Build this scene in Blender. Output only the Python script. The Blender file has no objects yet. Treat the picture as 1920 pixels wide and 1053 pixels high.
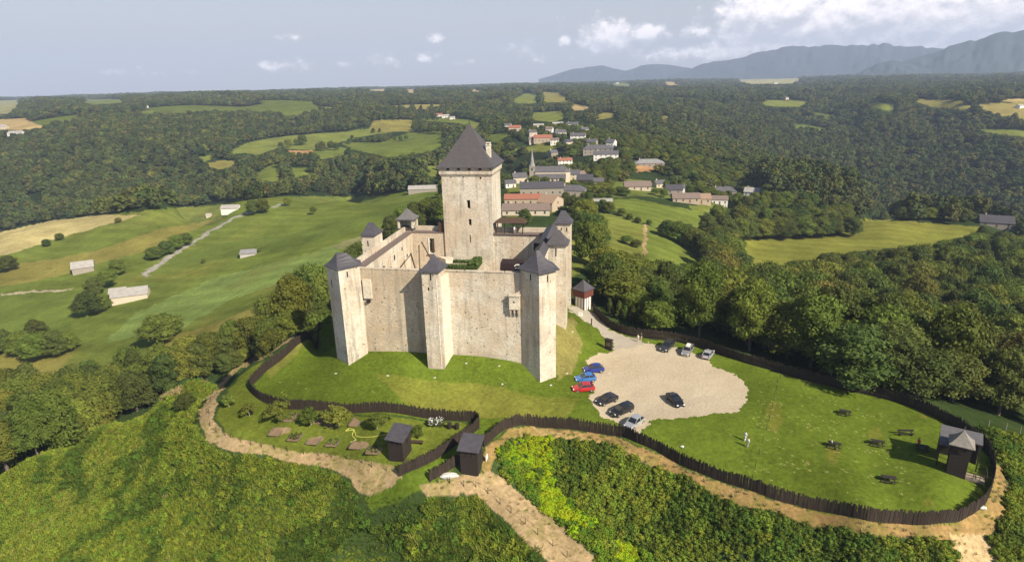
import bpy, bmesh, math, random
import numpy as np
from mathutils import Vector, Matrix
random.seed(7); rng=np.random.default_rng(7)
S=bpy.context.scene; COL=S.collection; R=math.radians; PI=math.pi

# ---------------------------------------------------------------- camera
PXW,PXH=1920,1053; F=1170.; HOR=152.; ROLL=R(1.4); HC=54.
CXp,CYp=960,526.5
PIT=math.atan((CYp-HOR)/F)
fw=np.array([0,math.cos(PIT),-math.sin(PIT)]); rt=np.array([1.,0,0]); up=np.cross(rt,fw)
r2=math.cos(ROLL)*rt-math.sin(ROLL)*up; u2=math.sin(ROLL)*rt+math.cos(ROLL)*up
CP=np.array([0,0,HC])
cam=bpy.data.cameras.new('camera'); camo=bpy.data.objects.new('camera',cam); COL.objects.link(camo)
cam.sensor_width=36; cam.lens=F/1920*36; cam.clip_start=.5; cam.clip_end=60000
camo.matrix_world=Matrix(((r2[0],u2[0],-fw[0],0),(r2[1],u2[1],-fw[1],0),(r2[2],u2[2],-fw[2],HC),(0,0,0,1)))
S.camera=camo
def rays(px,py):
    px=np.asarray(px,float)[...,None]; py=np.asarray(py,float)[...,None]
    return fw+(px-CXp)/F*r2-(py-CYp)/F*u2
def proj(P):
    v=np.asarray(P,float)-CP; w=v@fw; w=np.where(w<1,1,w)
    return CXp+F*(v@r2)/w, CYp-F*(v@u2)/w

# ---------------------------------------------------------------- light
SUN_AZ=R(-46); SUN_EL=R(38)     # direction towards the sun, azimuth from +X
sd=Vector((math.cos(SUN_AZ)*math.cos(SUN_EL),math.sin(SUN_AZ)*math.cos(SUN_EL),math.sin(SUN_EL)))
sun=bpy.data.lights.new('sun','SUN'); sun.energy=5.0; sun.angle=R(.53); sun.color=(1,.905,.745)
suno=bpy.data.objects.new('sun',sun); COL.objects.link(suno); suno.rotation_euler=sd.to_track_quat('Z','Y').to_euler()
W=bpy.data.worlds.new('World'); S.world=W; W.use_nodes=True
S.view_settings.view_transform='Standard'; S.view_settings.look='None'; S.view_settings.gamma=1
S.view_settings.exposure=0.86
S.cycles.volume_bounces=0; S.cycles.max_bounces=6; S.cycles.diffuse_bounces=2; S.cycles.glossy_bounces=2; S.cycles.transparent_max_bounces=6
def build_world():
    nt=W.node_tree; N=nt.nodes; L=nt.links; N.clear()
    def nd(t,**k):
        n=N.new(t)
        for a,b in k.items(): setattr(n,a,b)
        return n
    def m(op,a,b=None,c=None,clamp=False):
        n=nd('ShaderNodeMath',operation=op,use_clamp=clamp)
        for i,v in enumerate((a,b,c)):
            if v is None: continue
            if isinstance(v,(int,float)): n.inputs[i].default_value=v
            else: L.new(v,n.inputs[i])
        return n.outputs[0]
    sky=nd('ShaderNodeTexSky'); sky.sky_type='NISHITA'; sky.sun_disc=False
    sky.sun_elevation=SUN_EL; sky.sun_rotation=PI/2-SUN_AZ; sky.altitude=500; sky.air_density=1.0; sky.dust_density=1.2; sky.ozone_density=1
    tc=nd('ShaderNodeTexCoord'); sp=nd('ShaderNodeSeparateXYZ'); L.new(tc.outputs['Generated'],sp.inputs[0])
    x,y,z=sp.outputs
    az=m('ARCTAN2',x,y); el=m('ARCSINE',z)
    def noise(scale,off,det=6,rough=.55,sz=1):
        cb=nd('ShaderNodeCombineXYZ'); L.new(m('MULTIPLY',az,1.0),cb.inputs[0]); L.new(m('MULTIPLY',m('ADD',el,off),sz),cb.inputs[1])
        n=nd('ShaderNodeTexNoise'); n.inputs['Scale'].default_value=scale; n.inputs['Detail'].default_value=det; n.inputs['Roughness'].default_value=rough
        L.new(cb.outputs[0],n.inputs['Vector']); return n.outputs['Fac']
    blobs=[]   # azimuth, elevation, half sizes, strength of each cloud bank
    for px,py,sx,sy,st in [(1450,26,78,46,1.5),(1560,46,70,36,1.35),(1640,26,100,40,1.3),(1760,36,140,50,1.35),(1880,22,100,58,1.35),(1380,62,60,20,.75),(1310,62,40,16,.7),(1145,72,50,26,1.15),(1137,48,14,10,.75),(1217,66,28,18,1.1),(1060,80,14,11,.8),(1250,70,16,12,.6),
                           (530,124,50,11,.62),(795,106,24,11,.62),(722,112,34,18,.5),(812,72,22,11,.45),(540,70,30,8,.42),(112,152,34,9,.42),(215,136,26,8,.42),(660,122,30,10,.4),(965,92,52,12,.4),(985,108,40,14,.42),(310,138,70,6,.32),(880,118,60,8,.3),
                           (1480,86,280,22,.8),(1760,88,260,26,.85),(1150,30,100,8,.2)]:
        d=rays(px,py); d=d/np.linalg.norm(d)
        blobs.append((math.atan2(d[0],d[1]),math.asin(d[2]),sx/F,sy/F,st))
    def dens(de):
        e=m('ADD',el,de) if de else el
        tot=None
        for a0,e0,sa,se,st in blobs:
            u=m('MULTIPLY',m('SUBTRACT',az,a0),1/sa); v=m('MULTIPLY',m('SUBTRACT',e,e0),1/se)
            q=m('ADD',m('MULTIPLY',u,u),m('MULTIPLY',v,v))
            g=m('MULTIPLY',m('POWER',2.718,m('MULTIPLY',q,-.8)),st)
            tot=g if tot is None else m('MAXIMUM',tot,g)
        n1=noise(42,de,8,.66,1.3); n2=noise(7,de+3,4,.5,1.6)
        t=m('ADD',tot,m('MULTIPLY',m('SUBTRACT',n1,.5),1.7)); t=m('ADD',t,m('MULTIPLY',m('SUBTRACT',n2,.5),.5))
        t=m('MULTIPLY',t,m('GREATER_THAN',tot,.03))
        return t,tot
    d0,t0=dens(0); d1,_=dens(.012)
    mr=nd('ShaderNodeMapRange',interpolation_type='SMOOTHSTEP'); L.new(d0,mr.inputs[0]); mr.inputs[1].default_value=.26; mr.inputs[2].default_value=.8
    lit=nd('ShaderNodeMapRange'); L.new(m('SUBTRACT',d0,d1),lit.inputs[0]); lit.inputs[1].default_value=-.28; lit.inputs[2].default_value=.42  # cloud tops paler than undersides: their shading is put into the sky colour
    cmix=nd('ShaderNodeMix',data_type='RGBA'); L.new(lit.outputs[0],cmix.inputs[0]); cmix.inputs[6].default_value=(7.8,7.4,7.8,1); cmix.inputs[7].default_value=(17.5,15.8,15.2,1)
    # pale summer haze low in the sky
    hz=nd('ShaderNodeMapRange',interpolation_type='SMOOTHERSTEP'); L.new(el,hz.inputs[0]); hz.inputs[1].default_value=.03; hz.inputs[2].default_value=.24; hz.inputs[3].default_value=.85; hz.inputs[4].default_value=.0
    hm=nd('ShaderNodeMix',data_type='RGBA'); L.new(hz.outputs[0],hm.inputs[0]); L.new(sky.outputs[0],hm.inputs[6]); hm.inputs[7].default_value=(6.1,5.75,5.8,1)
    fm=nd('ShaderNodeMix',data_type='RGBA'); L.new(m('MULTIPLY',mr.outputs[0],.92),fm.inputs[0]); L.new(hm.outputs[2],fm.inputs[6]); L.new(cmix.outputs[2],fm.inputs[7])
    bg=nd('ShaderNodeBackground'); bg.inputs[1].default_value=.062; out=nd('ShaderNodeOutputWorld')
    L.new(fm.outputs[2],bg.inputs[0]); L.new(bg.outputs[0],out.inputs[0])
    W.cycles.sampling_method='AUTOMATIC'
build_world()

# ---------------------------------------------------------------- helpers
def tag(o,label=None,cat=None,group=None,kind=None):
    if label: o['label']=label
    if cat: o['category']=cat
    if group: o['group']=group
    if kind: o['kind']=kind
    return o
def empty(name,loc,rz=0,label=None,cat=None,group=None):
    o=bpy.data.objects.new(name,None); COL.objects.link(o); o.location=loc; o.rotation_euler=(0,0,rz); o.empty_display_size=.3
    return tag(o,label,cat,group)
def mesh_np(name,V,Fq,mat=None,smooth=False):
    me=bpy.data.meshes.new(name); V=np.asarray(V,np.float32); Fq=np.asarray(Fq,np.int32)
    k=Fq.shape[1]; me.vertices.add(len(V)); me.vertices.foreach_set('co',V.ravel())
    me.loops.add(Fq.size); me.loops.foreach_set('vertex_index',Fq.ravel())
    me.polygons.add(len(Fq)); me.polygons.foreach_set('loop_start',np.arange(0,Fq.size,k,dtype=np.int32)); me.polygons.foreach_set('loop_total',np.full(len(Fq),k,np.int32))
    if smooth: me.polygons.foreach_set('use_smooth',np.ones(len(Fq),bool))
    me.update(calc_edges=True)
    if mat: me.materials.append(mat)
    return me
def link(name,me,parent=None,loc=None,rz=None):
    o=bpy.data.objects.new(name,me); COL.objects.link(o)
    if parent: o.parent=parent
    if loc is not None: o.location=loc
    if rz is not None: o.rotation_euler=(0,0,rz)
    return o
class MB:
    def __init__(s): s.v=[]; s.f=[]
    def add(s,vs,fs):
        n=len(s.v); s.v+= [tuple(map(float,p)) for p in vs]; s.f+=[tuple(i+n for i in f) for f in fs]; return s
    def box(s,x0,x1,y0,y1,z0,z1,M=None):
        vs=[(x,y,z) for z in (z0,z1) for y in (y0,y1) for x in (x0,x1)]
        if M is not None: vs=[tuple(M@Vector(p)) for p in vs]
        return s.add(vs,[(0,2,3,1),(4,5,7,6),(0,1,5,4),(2,6,7,3),(0,4,6,2),(1,3,7,5)])
    def prism(s,poly,z0,z1,bot=True,top=True):
        n=len(poly); zz=z0 if isinstance(z0,(list,tuple)) else [z0]*n
        vs=[(p[0],p[1],zz[i]) for i,p in enumerate(poly)]+[(p[0],p[1],z1) for p in poly]
        fs=[(i,(i+1)%n,(i+1)%n+n,i+n) for i in range(n)]
        if bot: fs.append(tuple(range(n-1,-1,-1)))
        if top: fs.append(tuple(range(n,2*n)))
        return s.add(vs,fs)
    def beam(s,a,b,w=.1,h=None):
        a=Vector(a);b=Vector(b);d=(b-a); L=d.length
        if L<1e-6: return s
        q=d.to_track_quat('X','Z').to_matrix().to_4x4(); q.translation=a; h=h or w
        return s.box(0,L,-w/2,w/2,-h/2,h/2,q)
    def cyl(s,a,b,r0,r1=None,n=10,cap=True):
        a=Vector(a);b=Vector(b); r1=r0 if r1 is None else r1
        q=(b-a).to_track_quat('Z','Y')
        vs=[tuple(a+q@Vector((r0*math.cos(2*PI*i/n),r0*math.sin(2*PI*i/n),0))) for i in range(n)]+[tuple(b+q@Vector((r1*math.cos(2*PI*i/n),r1*math.sin(2*PI*i/n),0))) for i in range(n)]
        fs=[(i,(i+1)%n,(i+1)%n+n,i+n) for i in range(n)]
        if cap: fs+=[tuple(range(n-1,-1,-1)),tuple(range(n,2*n))]
        return s.add(vs,fs)
    def loft(s,rings,cap=True,close=True):
        n=len(rings[0]); vs=[p for r in rings for p in r]; fs=[]
        for k in range(len(rings)-1):
            for i in range(n if close else n-1):
                j=(i+1)%n; fs.append((k*n+i,k*n+j,(k+1)*n+j,(k+1)*n+i))
        if cap: fs+=[tuple(range(n-1,-1,-1)),tuple((len(rings)-1)*n+i for i in range(n))]
        return s.add(vs,fs)
    def build(s,name,mat,parent=None,loc=None,rz=None,smooth=False,bevel=0):
        me=bpy.data.meshes.new(name); me.from_pydata(s.v,[],s.f); me.update()
        bm=bmesh.new(); bm.from_mesh(me); bmesh.ops.recalc_face_normals(bm,faces=bm.faces)
        if bevel: bmesh.ops.bevel(bm,geom=bm.edges[:],offset=bevel,segments=2,affect='EDGES',clamp_overlap=True)
        if smooth:
            for f in bm.faces: f.smooth=True
        bm.to_mesh(me); bm.free()
        if mat: me.materials.append(mat)
        return link(name,me,parent,loc,rz)

# ---------------------------------------------------------------- materials
MATS={}
def mat(name,col,rough=.85,nscale=None,namp=.25,col2=None,bump=0,bscale=8,metal=0,vary=0,spec=.3,detail=5,coord='Object',stretch=None,coat=0):
    if name in MATS: return MATS[name]
    m=bpy.data.materials.new(name); m.use_nodes=True; nt=m.node_tree; N=nt.nodes; L=nt.links; b=N['Principled BSDF']
    b.inputs['Roughness'].default_value=rough; b.inputs['Metallic'].default_value=metal; b.inputs['Specular IOR Level'].default_value=spec
    if coat: b.inputs['Coat Weight'].default_value=coat; b.inputs['Coat Roughness'].default_value=.05
    c4=(*col,1)
    b.inputs['Base Color'].default_value=c4
    src=None
    tc=N.new('ShaderNodeTexCoord'); vec=tc.outputs[coord]
    if stretch:
        mp=N.new('ShaderNodeMapping'); mp.inputs['Scale'].default_value=stretch; L.new(vec,mp.inputs[0]); vec=mp.outputs[0]
    if nscale:
        n=N.new('ShaderNodeTexNoise'); n.inputs['Scale'].default_value=nscale; n.inputs['Detail'].default_value=detail; n.inputs['Roughness'].default_value=.65; L.new(vec,n.inputs['Vector'])
        r=N.new('ShaderNodeMapRange'); r.inputs[1].default_value=.3; r.inputs[2].default_value=.7; L.new(n.outputs[0],r.inputs[0])
        x=N.new('ShaderNodeMix'); x.data_type='RGBA'; L.new(r.outputs[0],x.inputs[0])
        x.inputs[6].default_value=c4; x.inputs[7].default_value=(*(col2 if col2 else [c*(1-namp) for c in col]),1); src=x.outputs[2]
    if vary:
        oi=N.new('ShaderNodeObjectInfo'); hs=N.new('ShaderNodeHueSaturation'); 
        a=N.new('ShaderNodeMapRange'); a.inputs[3].default_value=1-vary; a.inputs[4].default_value=1+vary; L.new(oi.outputs['Random'],a.inputs[0]); L.new(a.outputs[0],hs.inputs['Value'])
        w=N.new('ShaderNodeMath'); w.operation='MULTIPLY'; w.inputs[1].default_value=7.31; L.new(oi.outputs['Random'],w.inputs[0])
        fr=N.new('ShaderNodeMath'); fr.operation='FRACT'; L.new(w.outputs[0],fr.inputs[0])
        h=N.new('ShaderNodeMapRange'); h.inputs[3].default_value=.475; h.inputs[4].default_value=.525; L.new(fr.outputs[0],h.inputs[0]); L.new(h.outputs[0],hs.inputs['Hue'])
        if src: L.new(src,hs.inputs['Color'])
        else: hs.inputs['Color'].default_value=c4
        src=hs.outputs[0]
    if src: L.new(src,b.inputs['Base Color'])
    if bump:
        n=N.new('ShaderNodeTexNoise'); n.inputs['Scale'].default_value=bscale; n.inputs['Detail'].default_value=4; L.new(vec,n.inputs['Vector'])
        bp=N.new('ShaderNodeBump'); bp.inputs['Strength'].default_value=bump; bp.inputs['Distance'].default_value=.1; L.new(n.outputs[0],bp.inputs['Height']); L.new(bp.outputs[0],b.inputs['Normal'])
    MATS[name]=m; return m
def leaf_mat(name,col,col2,vary=.3,trans=.25,nscale=.5):
    m=mat(name,col,rough=.75,nscale=nscale,col2=col2,vary=vary,spec=.15); nt=m.node_tree; b=nt.nodes['Principled BSDF']
    t=nt.nodes.new('ShaderNodeBsdfTranslucent'); src=b.inputs['Base Color'].links[0].from_socket
    mx=nt.nodes.new('ShaderNodeMixShader'); mx.inputs[0].default_value=trans
    hs=nt.nodes.new('ShaderNodeHueSaturation'); hs.inputs['Value'].default_value=1.5; hs.inputs['Hue'].default_value=.485; nt.links.new(src,hs.inputs['Color']); nt.links.new(hs.outputs[0],t.inputs[0])
    out=[n for n in nt.nodes if n.type=='OUTPUT_MATERIAL'][0]
    nt.links.new(b.outputs[0],mx.inputs[1]); nt.links.new(t.outputs[0],mx.inputs[2]); nt.links.new(mx.outputs[0],out.inputs[0]); return m
def stone_mat(name,c1,c2,c3,dots=True,streak=.0):
    m=bpy.data.materials.new(name); m.use_nodes=True; nt=m.node_tree; N=nt.nodes; L=nt.links; b=N['Principled BSDF']; b.inputs['Roughness'].default_value=.95; b.inputs['Specular IOR Level'].default_value=.1
    tc=N.new('ShaderNodeTexCoord'); ge=tc.outputs['Object']
    def nz(sc,det=5,ro=.6,vec=ge):
        n=N.new('ShaderNodeTexNoise'); n.inputs['Scale'].default_value=sc; n.inputs['Detail'].default_value=det; n.inputs['Roughness'].default_value=ro; L.new(vec,n.inputs[0]); return n.outputs[0]
    def rng_(s,a,b_,c=0,d=1):
        r=N.new('ShaderNodeMapRange'); L.new(s,r.inputs[0]); r.inputs[1].default_value=a; r.inputs[2].default_value=b_; r.inputs[3].default_value=c; r.inputs[4].default_value=d; return r.outputs[0]
    def mix(f,a,b_,bt='MIX'):
        x=N.new('ShaderNodeMix'); x.data_type='RGBA'; x.blend_type=bt
        if isinstance(f,float): x.inputs[0].default_value=f
        else: L.new(f,x.inputs[0])
        for i,v in((6,a),(7,b_)):
            if isinstance(v,tuple): x.inputs[i].default_value=(*v,1)
            else: L.new(v,x.inputs[i])
        return x.outputs[2]
    big=nz(.13,6,.65); c=mix(rng_(big,.42,.58),c1,c2); c=mix(rng_(nz(.32,6,.7),.52,.66,0,.55),c,(.27,.245,.205))
    # individual stones
    mp=N.new('ShaderNodeMapping'); mp.inputs['Scale'].default_value=(2.2,2.2,3.8); L.new(ge,mp.inputs[0])
    vo=N.new('ShaderNodeTexVoronoi'); vo.inputs['Scale'].default_value=1; L.new(mp.outputs[0],vo.inputs['Vector'])
    bw=N.new('ShaderNodeSeparateColor'); L.new(vo.outputs['Color'],bw.inputs[0])
    c=mix(rng_(bw.outputs[0],0,1,0,.62),c,c3)
    c=mix(rng_(nz(2.6,5,.75),.5,.74,0,.6),c,(.19,.165,.13))
    # weather stains running down
    mp2=N.new('ShaderNodeMapping'); mp2.inputs['Scale'].default_value=(.9,.9,.09); L.new(ge,mp2.inputs[0])
    if streak: c=mix(rng_(nz(1,4,.6,mp2.outputs[0]),.52,.72,0,streak),c,(.13,.12,.10))
    if dots:
        v2=N.new('ShaderNodeTexVoronoi'); v2.inputs['Scale'].default_value=.85; L.new(ge,v2.inputs['Vector'])
        s2=N.new('ShaderNodeSeparateColor'); L.new(v2.outputs['Color'],s2.inputs[0])
        dd=rng_(v2.outputs['Distance'],.10,.15,.8,0); gt=N.new('ShaderNodeMath'); gt.operation='GREATER_THAN'; L.new(s2.outputs[1],gt.inputs[0]); gt.inputs[1].default_value=.62
        mu=N.new('ShaderNodeMath'); mu.operation='MULTIPLY'; L.new(dd,mu.inputs[0]); L.new(gt.outputs[0],mu.inputs[1])
        c=mix(mu.outputs[0],c,(.07,.055,.04))
    L.new(c,b.inputs['Base Color'])
    bp=N.new('ShaderNodeBump'); bp.inputs['Strength'].default_value=.38; bp.inputs['Distance'].default_value=.10
    ad=N.new('ShaderNodeMath'); L.new(nz(2.2,5,.7),ad.inputs[0]); L.new(vo.outputs['Distance'],ad.inputs[1]); ad.operation='SUBTRACT'; L.new(ad.outputs[0],bp.inputs['Height']); L.new(bp.outputs[0],b.inputs['Normal'])
    return m
M_stone=stone_mat('castle_stone',(.60,.545,.445),(.50,.40,.29),(.40,.355,.285),streak=.6)
M_stone_warm=stone_mat('castle_stone_warm',(.52,.44,.325),(.45,.345,.23),(.34,.29,.22),streak=.5)
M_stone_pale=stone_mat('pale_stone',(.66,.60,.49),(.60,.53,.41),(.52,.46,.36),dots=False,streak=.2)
M_slate=mat('slate',(.075,.07,.08),.55,1.1,.35,bump=.35,bscale=6,stretch=(1,1,3))
M_slate2=mat('slate_brown',(.082,.074,.077),.6,1.3,.35,bump=.35,bscale=6,stretch=(1,1,3))
M_slate3=mat('slate_sunlit_grey',(.15,.14,.14),.6,1.3,.35,bump=.35,bscale=6)  # lighter copy of the slate, sunlight put into the colour
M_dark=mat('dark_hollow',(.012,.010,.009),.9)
M_wood=mat('tarred_wood',(.035,.025,.02),.8,3,.5,bump=.5,bscale=5,stretch=(1,1,7))
M_wood2=mat('brown_wood',(.075,.045,.03),.8,3,.4,bump=.4,bscale=6)
M_deck=mat('walkway_boards',(.17,.13,.115),.9,2.5,.35,bump=.3)
M_white=mat('limewash',(.72,.69,.62),.8,1.5,.15)
M_iron=mat('iron',(.05,.05,.05),.5,metal=.6)

# ---------------------------------------------------------------- terrain height field (metres; 0 = the car park)
def Z(px,py,z):
    d=rays(px,py); t=(z-HC)/d[...,2]; p=CP+d*t[...,None] if np.ndim(t) else CP+d*t
    return p
_cp=[ # picture position, height of the ground seen there
 (1112,700,0),(1188,800,0),(1264,755,0),(1390,740,0),(1240,650,0),(1160,650,.1),(1110,600,1.0),(1090,575,1.6),(1330,680,0),(1450,720,0),(1560,760,0),(1700,790,-.3),(1820,840,-.5),(1855,910,-.8),(1760,975,-1),(1600,965,-.8),(1440,900,-.5),(1300,860,-.3),(1200,825,0),(1080,790,0),(960,800,0),(1650,880,-.4),
 (900,800,0),(800,790,.2),(650,778,.5),(520,765,.7),(470,728,.9),(560,650,2.3),(540,664,2.0),(520,680,1.7),(500,695,1.4),(598,621,2.9),(579,636,2.6),(623,600,3.2),
 (655,683,3.7),(680,661,4.6),(735,657,5.2),(790,660,5.2),(815,697,3.3),(845,668,4.9),(900,671,4.8),(985,680,4.0),(1012,718,1.5),(1039,707,1.7),(1050,650,3.6),(1064,616,4.4),(1071,585,3.0),(640,640,4.0),
 (700,720,2.2),(900,740,1.3),(1040,760,.6),(1090,660,.9),(1070,720,.5),
 (430,760,.2),(550,830,-.3),(700,850,-.4),(800,840,-.3),(752,895,-1.2),(885,885,-1.0),(810,905,-1.8),(910,830,-.3),
 (400,735,-.3),(372,790,-1.0),(430,850,-1.9),(550,880,-3.0),(650,900,-3.8),(700,930,-4.6),(740,905,-2.6),(455,690,.6),(520,652,1.3),(560,622,1.8),
 (640,1000,-8.5),(760,1020,-8.0),(880,960,-5.5),(960,1045,-7.5),(850,915,-2.6),(1000,990,-5.2),(1100,1045,-7.0),(950,890,-2.0),
 (400,960,-9),(350,700,-2.5),(300,760,-5.5),(200,800,-9.5),(100,850,-14),(0,905,-18.5),(150,960,-15),(0,1040,-20),(300,1045,-14),(250,860,-9),(330,830,-5.5),
 (1000,840,-2.0),(1100,880,-3.2),(1050,950,-5.5),(1200,1000,-7.5),(1200,900,-3.4),(1350,960,-3.5),(1500,1010,-4),(1350,1045,-7),(1550,1045,-5.5),(1700,1010,-3),(1800,1020,-3.5),(1870,960,-2),(1890,1040,-4.5),(1915,900,-2.6),(1880,860,-1.2),(1900,815,-2),(1280,880,-1.5),(1420,950,-1.8),(1620,1000,-1.8),
 (1150,600,.3),(1250,625,-.2),(1400,668,-.6),(1560,708,-1.2),(1740,752,-1.8),(1840,800,-1.6),(1920,812,-4.5),
 # left fields and valley
 (440,640,-26),(330,690,-33),(200,690,-40),(60,690,-44),(240,560,-41),(150,600,-43),(20,600,-44),(20,520,-42),(560,540,-22),(600,500,-21),(640,460,-21),(740,418,-20),(820,400,-18),(700,385,-25),(790,362,-25),(600,410,-28),(480,440,-33),(300,490,-39),(400,430,-35),(520,375,-29),(440,382,-31),(330,392,-33),(200,405,-35),(100,415,-36),(0,440,-37),(100,470,-40),(450,510,-33),(640,375,-27),
 (0,340,-48),(100,320,-40),(200,300,-36),(350,320,-42),(450,300,-36),(0,250,-8),(200,250,-8),(350,240,-6),(500,262,-26),(640,255,-22),(780,240,-18),(560,290,-30),(700,290,-27),(800,300,-26),(500,325,-36),(700,330,-32),
 (500,225,-2),(700,215,0),(850,222,-5),(40,205,14),(180,192,22),(300,210,12),(350,186,26),(600,185,18),(750,190,14),(900,200,4),
 # ridge with the village
 (890,400,-12),(960,408,-11),(1000,380,-13),(960,340,-17),(1050,345,-17),(1090,350,-17),(1100,400,-14),(1110,440,-11),(1085,480,-5),(1090,530,0.5),(1130,470,-13),(1150,420,-15),(1250,440,-20),(1200,480,-16),(1300,480,-24),(1200,380,-18),(1300,385,-23),(1350,375,-25),(1200,350,-20),(1220,310,-20),(1130,300,-14),(1030,270,-11),(960,270,-12),(1075,250,-8),(960,240,-8),(1030,215,-4),(1100,205,0),(990,182,12),(1050,175,14),(1180,250,-12),(1300,330,-26),(1300,290,-22),(1420,340,-30),(1500,325,-31),(1600,350,-35),(1700,392,-41),(1850,405,-43),(1640,415,-42),(1760,420,-42.5),
 (1400,470,-40),(1480,460,-41),(1600,430,-42),(1740,430,-43),(1840,440,-44),(1500,500,-40),(1300,540,-22),(1170,550,-10),(1400,600,-20),(1300,610,-6),(1600,620,-26),(1750,700,-18),(1900,760,-14),(1900,650,-28),(1750,560,-36),(1900,540,-42),(1230,590,-4),(1500,670,-6),(1600,560,-35),
 # far right valley and hills
 (1500,290,-62),(1700,300,-72),(1900,330,-78),(1600,240,-45),(1750,230,-35),(1900,250,-38),(1350,230,-30),(1300,200,-8),(1450,190,-8),(1650,200,-8),(1800,195,-6),(1920,190,-5),(1300,165,4),(1500,165,2),(1700,172,0),(1900,172,0),(1100,162,14),(900,167,14),(700,172,14),(500,176,15),(300,183,17),(100,191,14),(0,193,14),
]
cpx=Z(np.array([c[0] for c in _cp]),np.array([c[1] for c in _cp]),0*0.0+np.array([float(c[2]) for c in _cp])[...])
CX=[tuple(p) for p in cpx]
CX+=[ # ground the picture does not show: inside the castle, below crests, round about
 (-20,120,7),(-5,118,7),(0,130,7),(-20,138,7),(-5,140,7),(5,112,5.5),(-33,125,5),(-34,140,3),(-28,155,2),(-10,155,3),(5,150,3),(14,152,1.5),
 (-70,130,-20),(-60,150,-23),(-85,120,-28),(-100,150,-34),(-60,112,-6),(-45,175,-20),(-30,190,-17),(-50,140,-14),(-42,125,-3),(-120,110,-36),(-100,95,-28),(-85,100,-17),
 (0,175,-2),(0,220,-9),(-20,260,-14),(0,50,-17),(-30,50,-20),(30,55,-14),(-70,50,-28),(70,45,-12),(-120,60,-36),(120,60,-14),(0,20,-26),(0,-60,-40),(-120,-20,-45),(120,-20,-30),(-300,0,-50),(300,0,-40),(200,100,-38),(150,120,-34),
 (-500,300,-60),(-350,200,-46),(400,200,-50),(600,400,-75),(-300,560,-88),(-450,520,-90),(-150,620,-62),(0,640,-50),(-600,420,-85),(-250,480,-70),(-120,500,-40),(-380,430,-60),(200,520,-40),(330,560,-85),(460,600,-100),(150,420,-32),(280,460,-70),(400,480,-85),
]
for a in range(-70,71,14):
    for r,z in ((4500,16),(7000,6),(12000,-10)):
        CX.append((r*math.sin(R(a)),r*math.cos(R(a)),z+ (6 if abs(a)<30 else 0)))
CX=np.array(CX); P0=CX[:,:2]; z0=CX[:,2]
def warp(X,Y):   # compress distance so that near and far control points are equally dense
    r=np.hypot(X,Y); a=np.arctan2(X,Y); q=np.log1p(r/60.)*60; return q*np.sin(a),q*np.cos(a)
wx,wy=warp(P0[:,0],P0[:,1]); WP=np.stack([wx,wy],1)
NW=len(WP); D=np.sqrt(((WP[:,None]-WP[None])**2).sum(-1)+2.0**2); A=np.zeros((NW+3,NW+3)); A[:NW,:NW]=-D-np.eye(NW)*(-.15); A[:NW,NW]=1; A[:NW,NW+1:]=WP; A[NW,:NW]=1; A[NW+1:,:NW]=WP.T
CW=np.linalg.solve(A,np.concatenate([z0,[0,0,0]]))
def hgt(X,Y):
    X=np.asarray(X,float);Y=np.asarray(Y,float); sh=X.shape; X=X.ravel();Y=Y.ravel(); out=np.empty(len(X))
    for i in range(0,len(X),40000):
        a,b=warp(X[i:i+40000],Y[i:i+40000]); w=a.astype(np.float32)[:,None]-WP[:,0].astype(np.float32); w*=w; w2=b.astype(np.float32)[:,None]-WP[:,1].astype(np.float32); w+=w2*w2; w+=4.0; np.sqrt(w,out=w)
        out[i:i+40000]=-(w@CW[:NW].astype(np.float32))+CW[NW]+CW[NW+1]*a+CW[NW+2]*b
    r=np.hypot(X,Y); k=np.clip((r-350)/600,0,1)
    out+=k*(4*np.sin(X*.011+1)*np.sin(Y*.009)+2.5*np.sin(X*.023+Y*.017))*np.clip(1-(r-5000)/4000,0,1)
    return out.reshape(sh)
def hit(px,py,rmin=45):
    """ground point seen at each picture position"""
    d=rays(px,py).reshape(-1,3); r=np.exp(np.linspace(math.log(rmin),math.log(9000),700)); res=np.zeros((len(d),3))
    for i,v in enumerate(d):
        k=np.hypot(v[0],v[1]); t=r/k; x=v[0]*t;y=v[1]*t;z=HC+v[2]*t; g=hgt(x,y); s=z-g; j=np.argmax(s<0)
        if s[j]>=0: j=len(r)-1
        f=s[j-1]/(s[j-1]-s[j]) if j else 0; tt=t[j-1]+(t[j]-t[j-1])*f
        for _ in range(4):
            e=HC+v[2]*tt-float(hgt([v[0]*tt],[v[1]*tt])[0]); sl=v[2]; tt-=e/sl*.6
        res[i]=(v[0]*tt,v[1]*tt,float(hgt([v[0]*tt],[v[1]*tt])[0]))
    return res
def at(px,py): return Vector(hit(np.array([px]),np.array([py]))[0])
def gz(x,y): return float(hgt([x],[y])[0])
def inpoly(X,Y,poly):
    c=np.zeros(X.shape,bool); n=len(poly); j=n-1
    for i in range(n):
        xi,yi=poly[i]; xj,yj=poly[j]
        if yi!=yj: c^=((yi>Y)!=(yj>Y))&(X<(xj-xi)*(Y-yi)/(yj-yi)+xi)
        j=i
    return c
def vnoise(x,y,s,seed=0):  # smooth value noise
    x=np.asarray(x)/s+seed*17.3; y=np.asarray(y)/s+seed*9.1; xi=np.floor(x);yi=np.floor(y);fx=x-xi;fy=y-yi; fx=fx*fx*(3-2*fx);fy=fy*fy*(3-2*fy)
    def h(a,b): v=np.sin(a*127.1+b*311.7+seed*74.7)*43758.5453; return v-np.floor(v)
    return (h(xi,yi)*(1-fx)+h(xi+1,yi)*fx)*(1-fy)+(h(xi,yi+1)*(1-fx)+h(xi+1,yi+1)*fx)*fy

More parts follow.
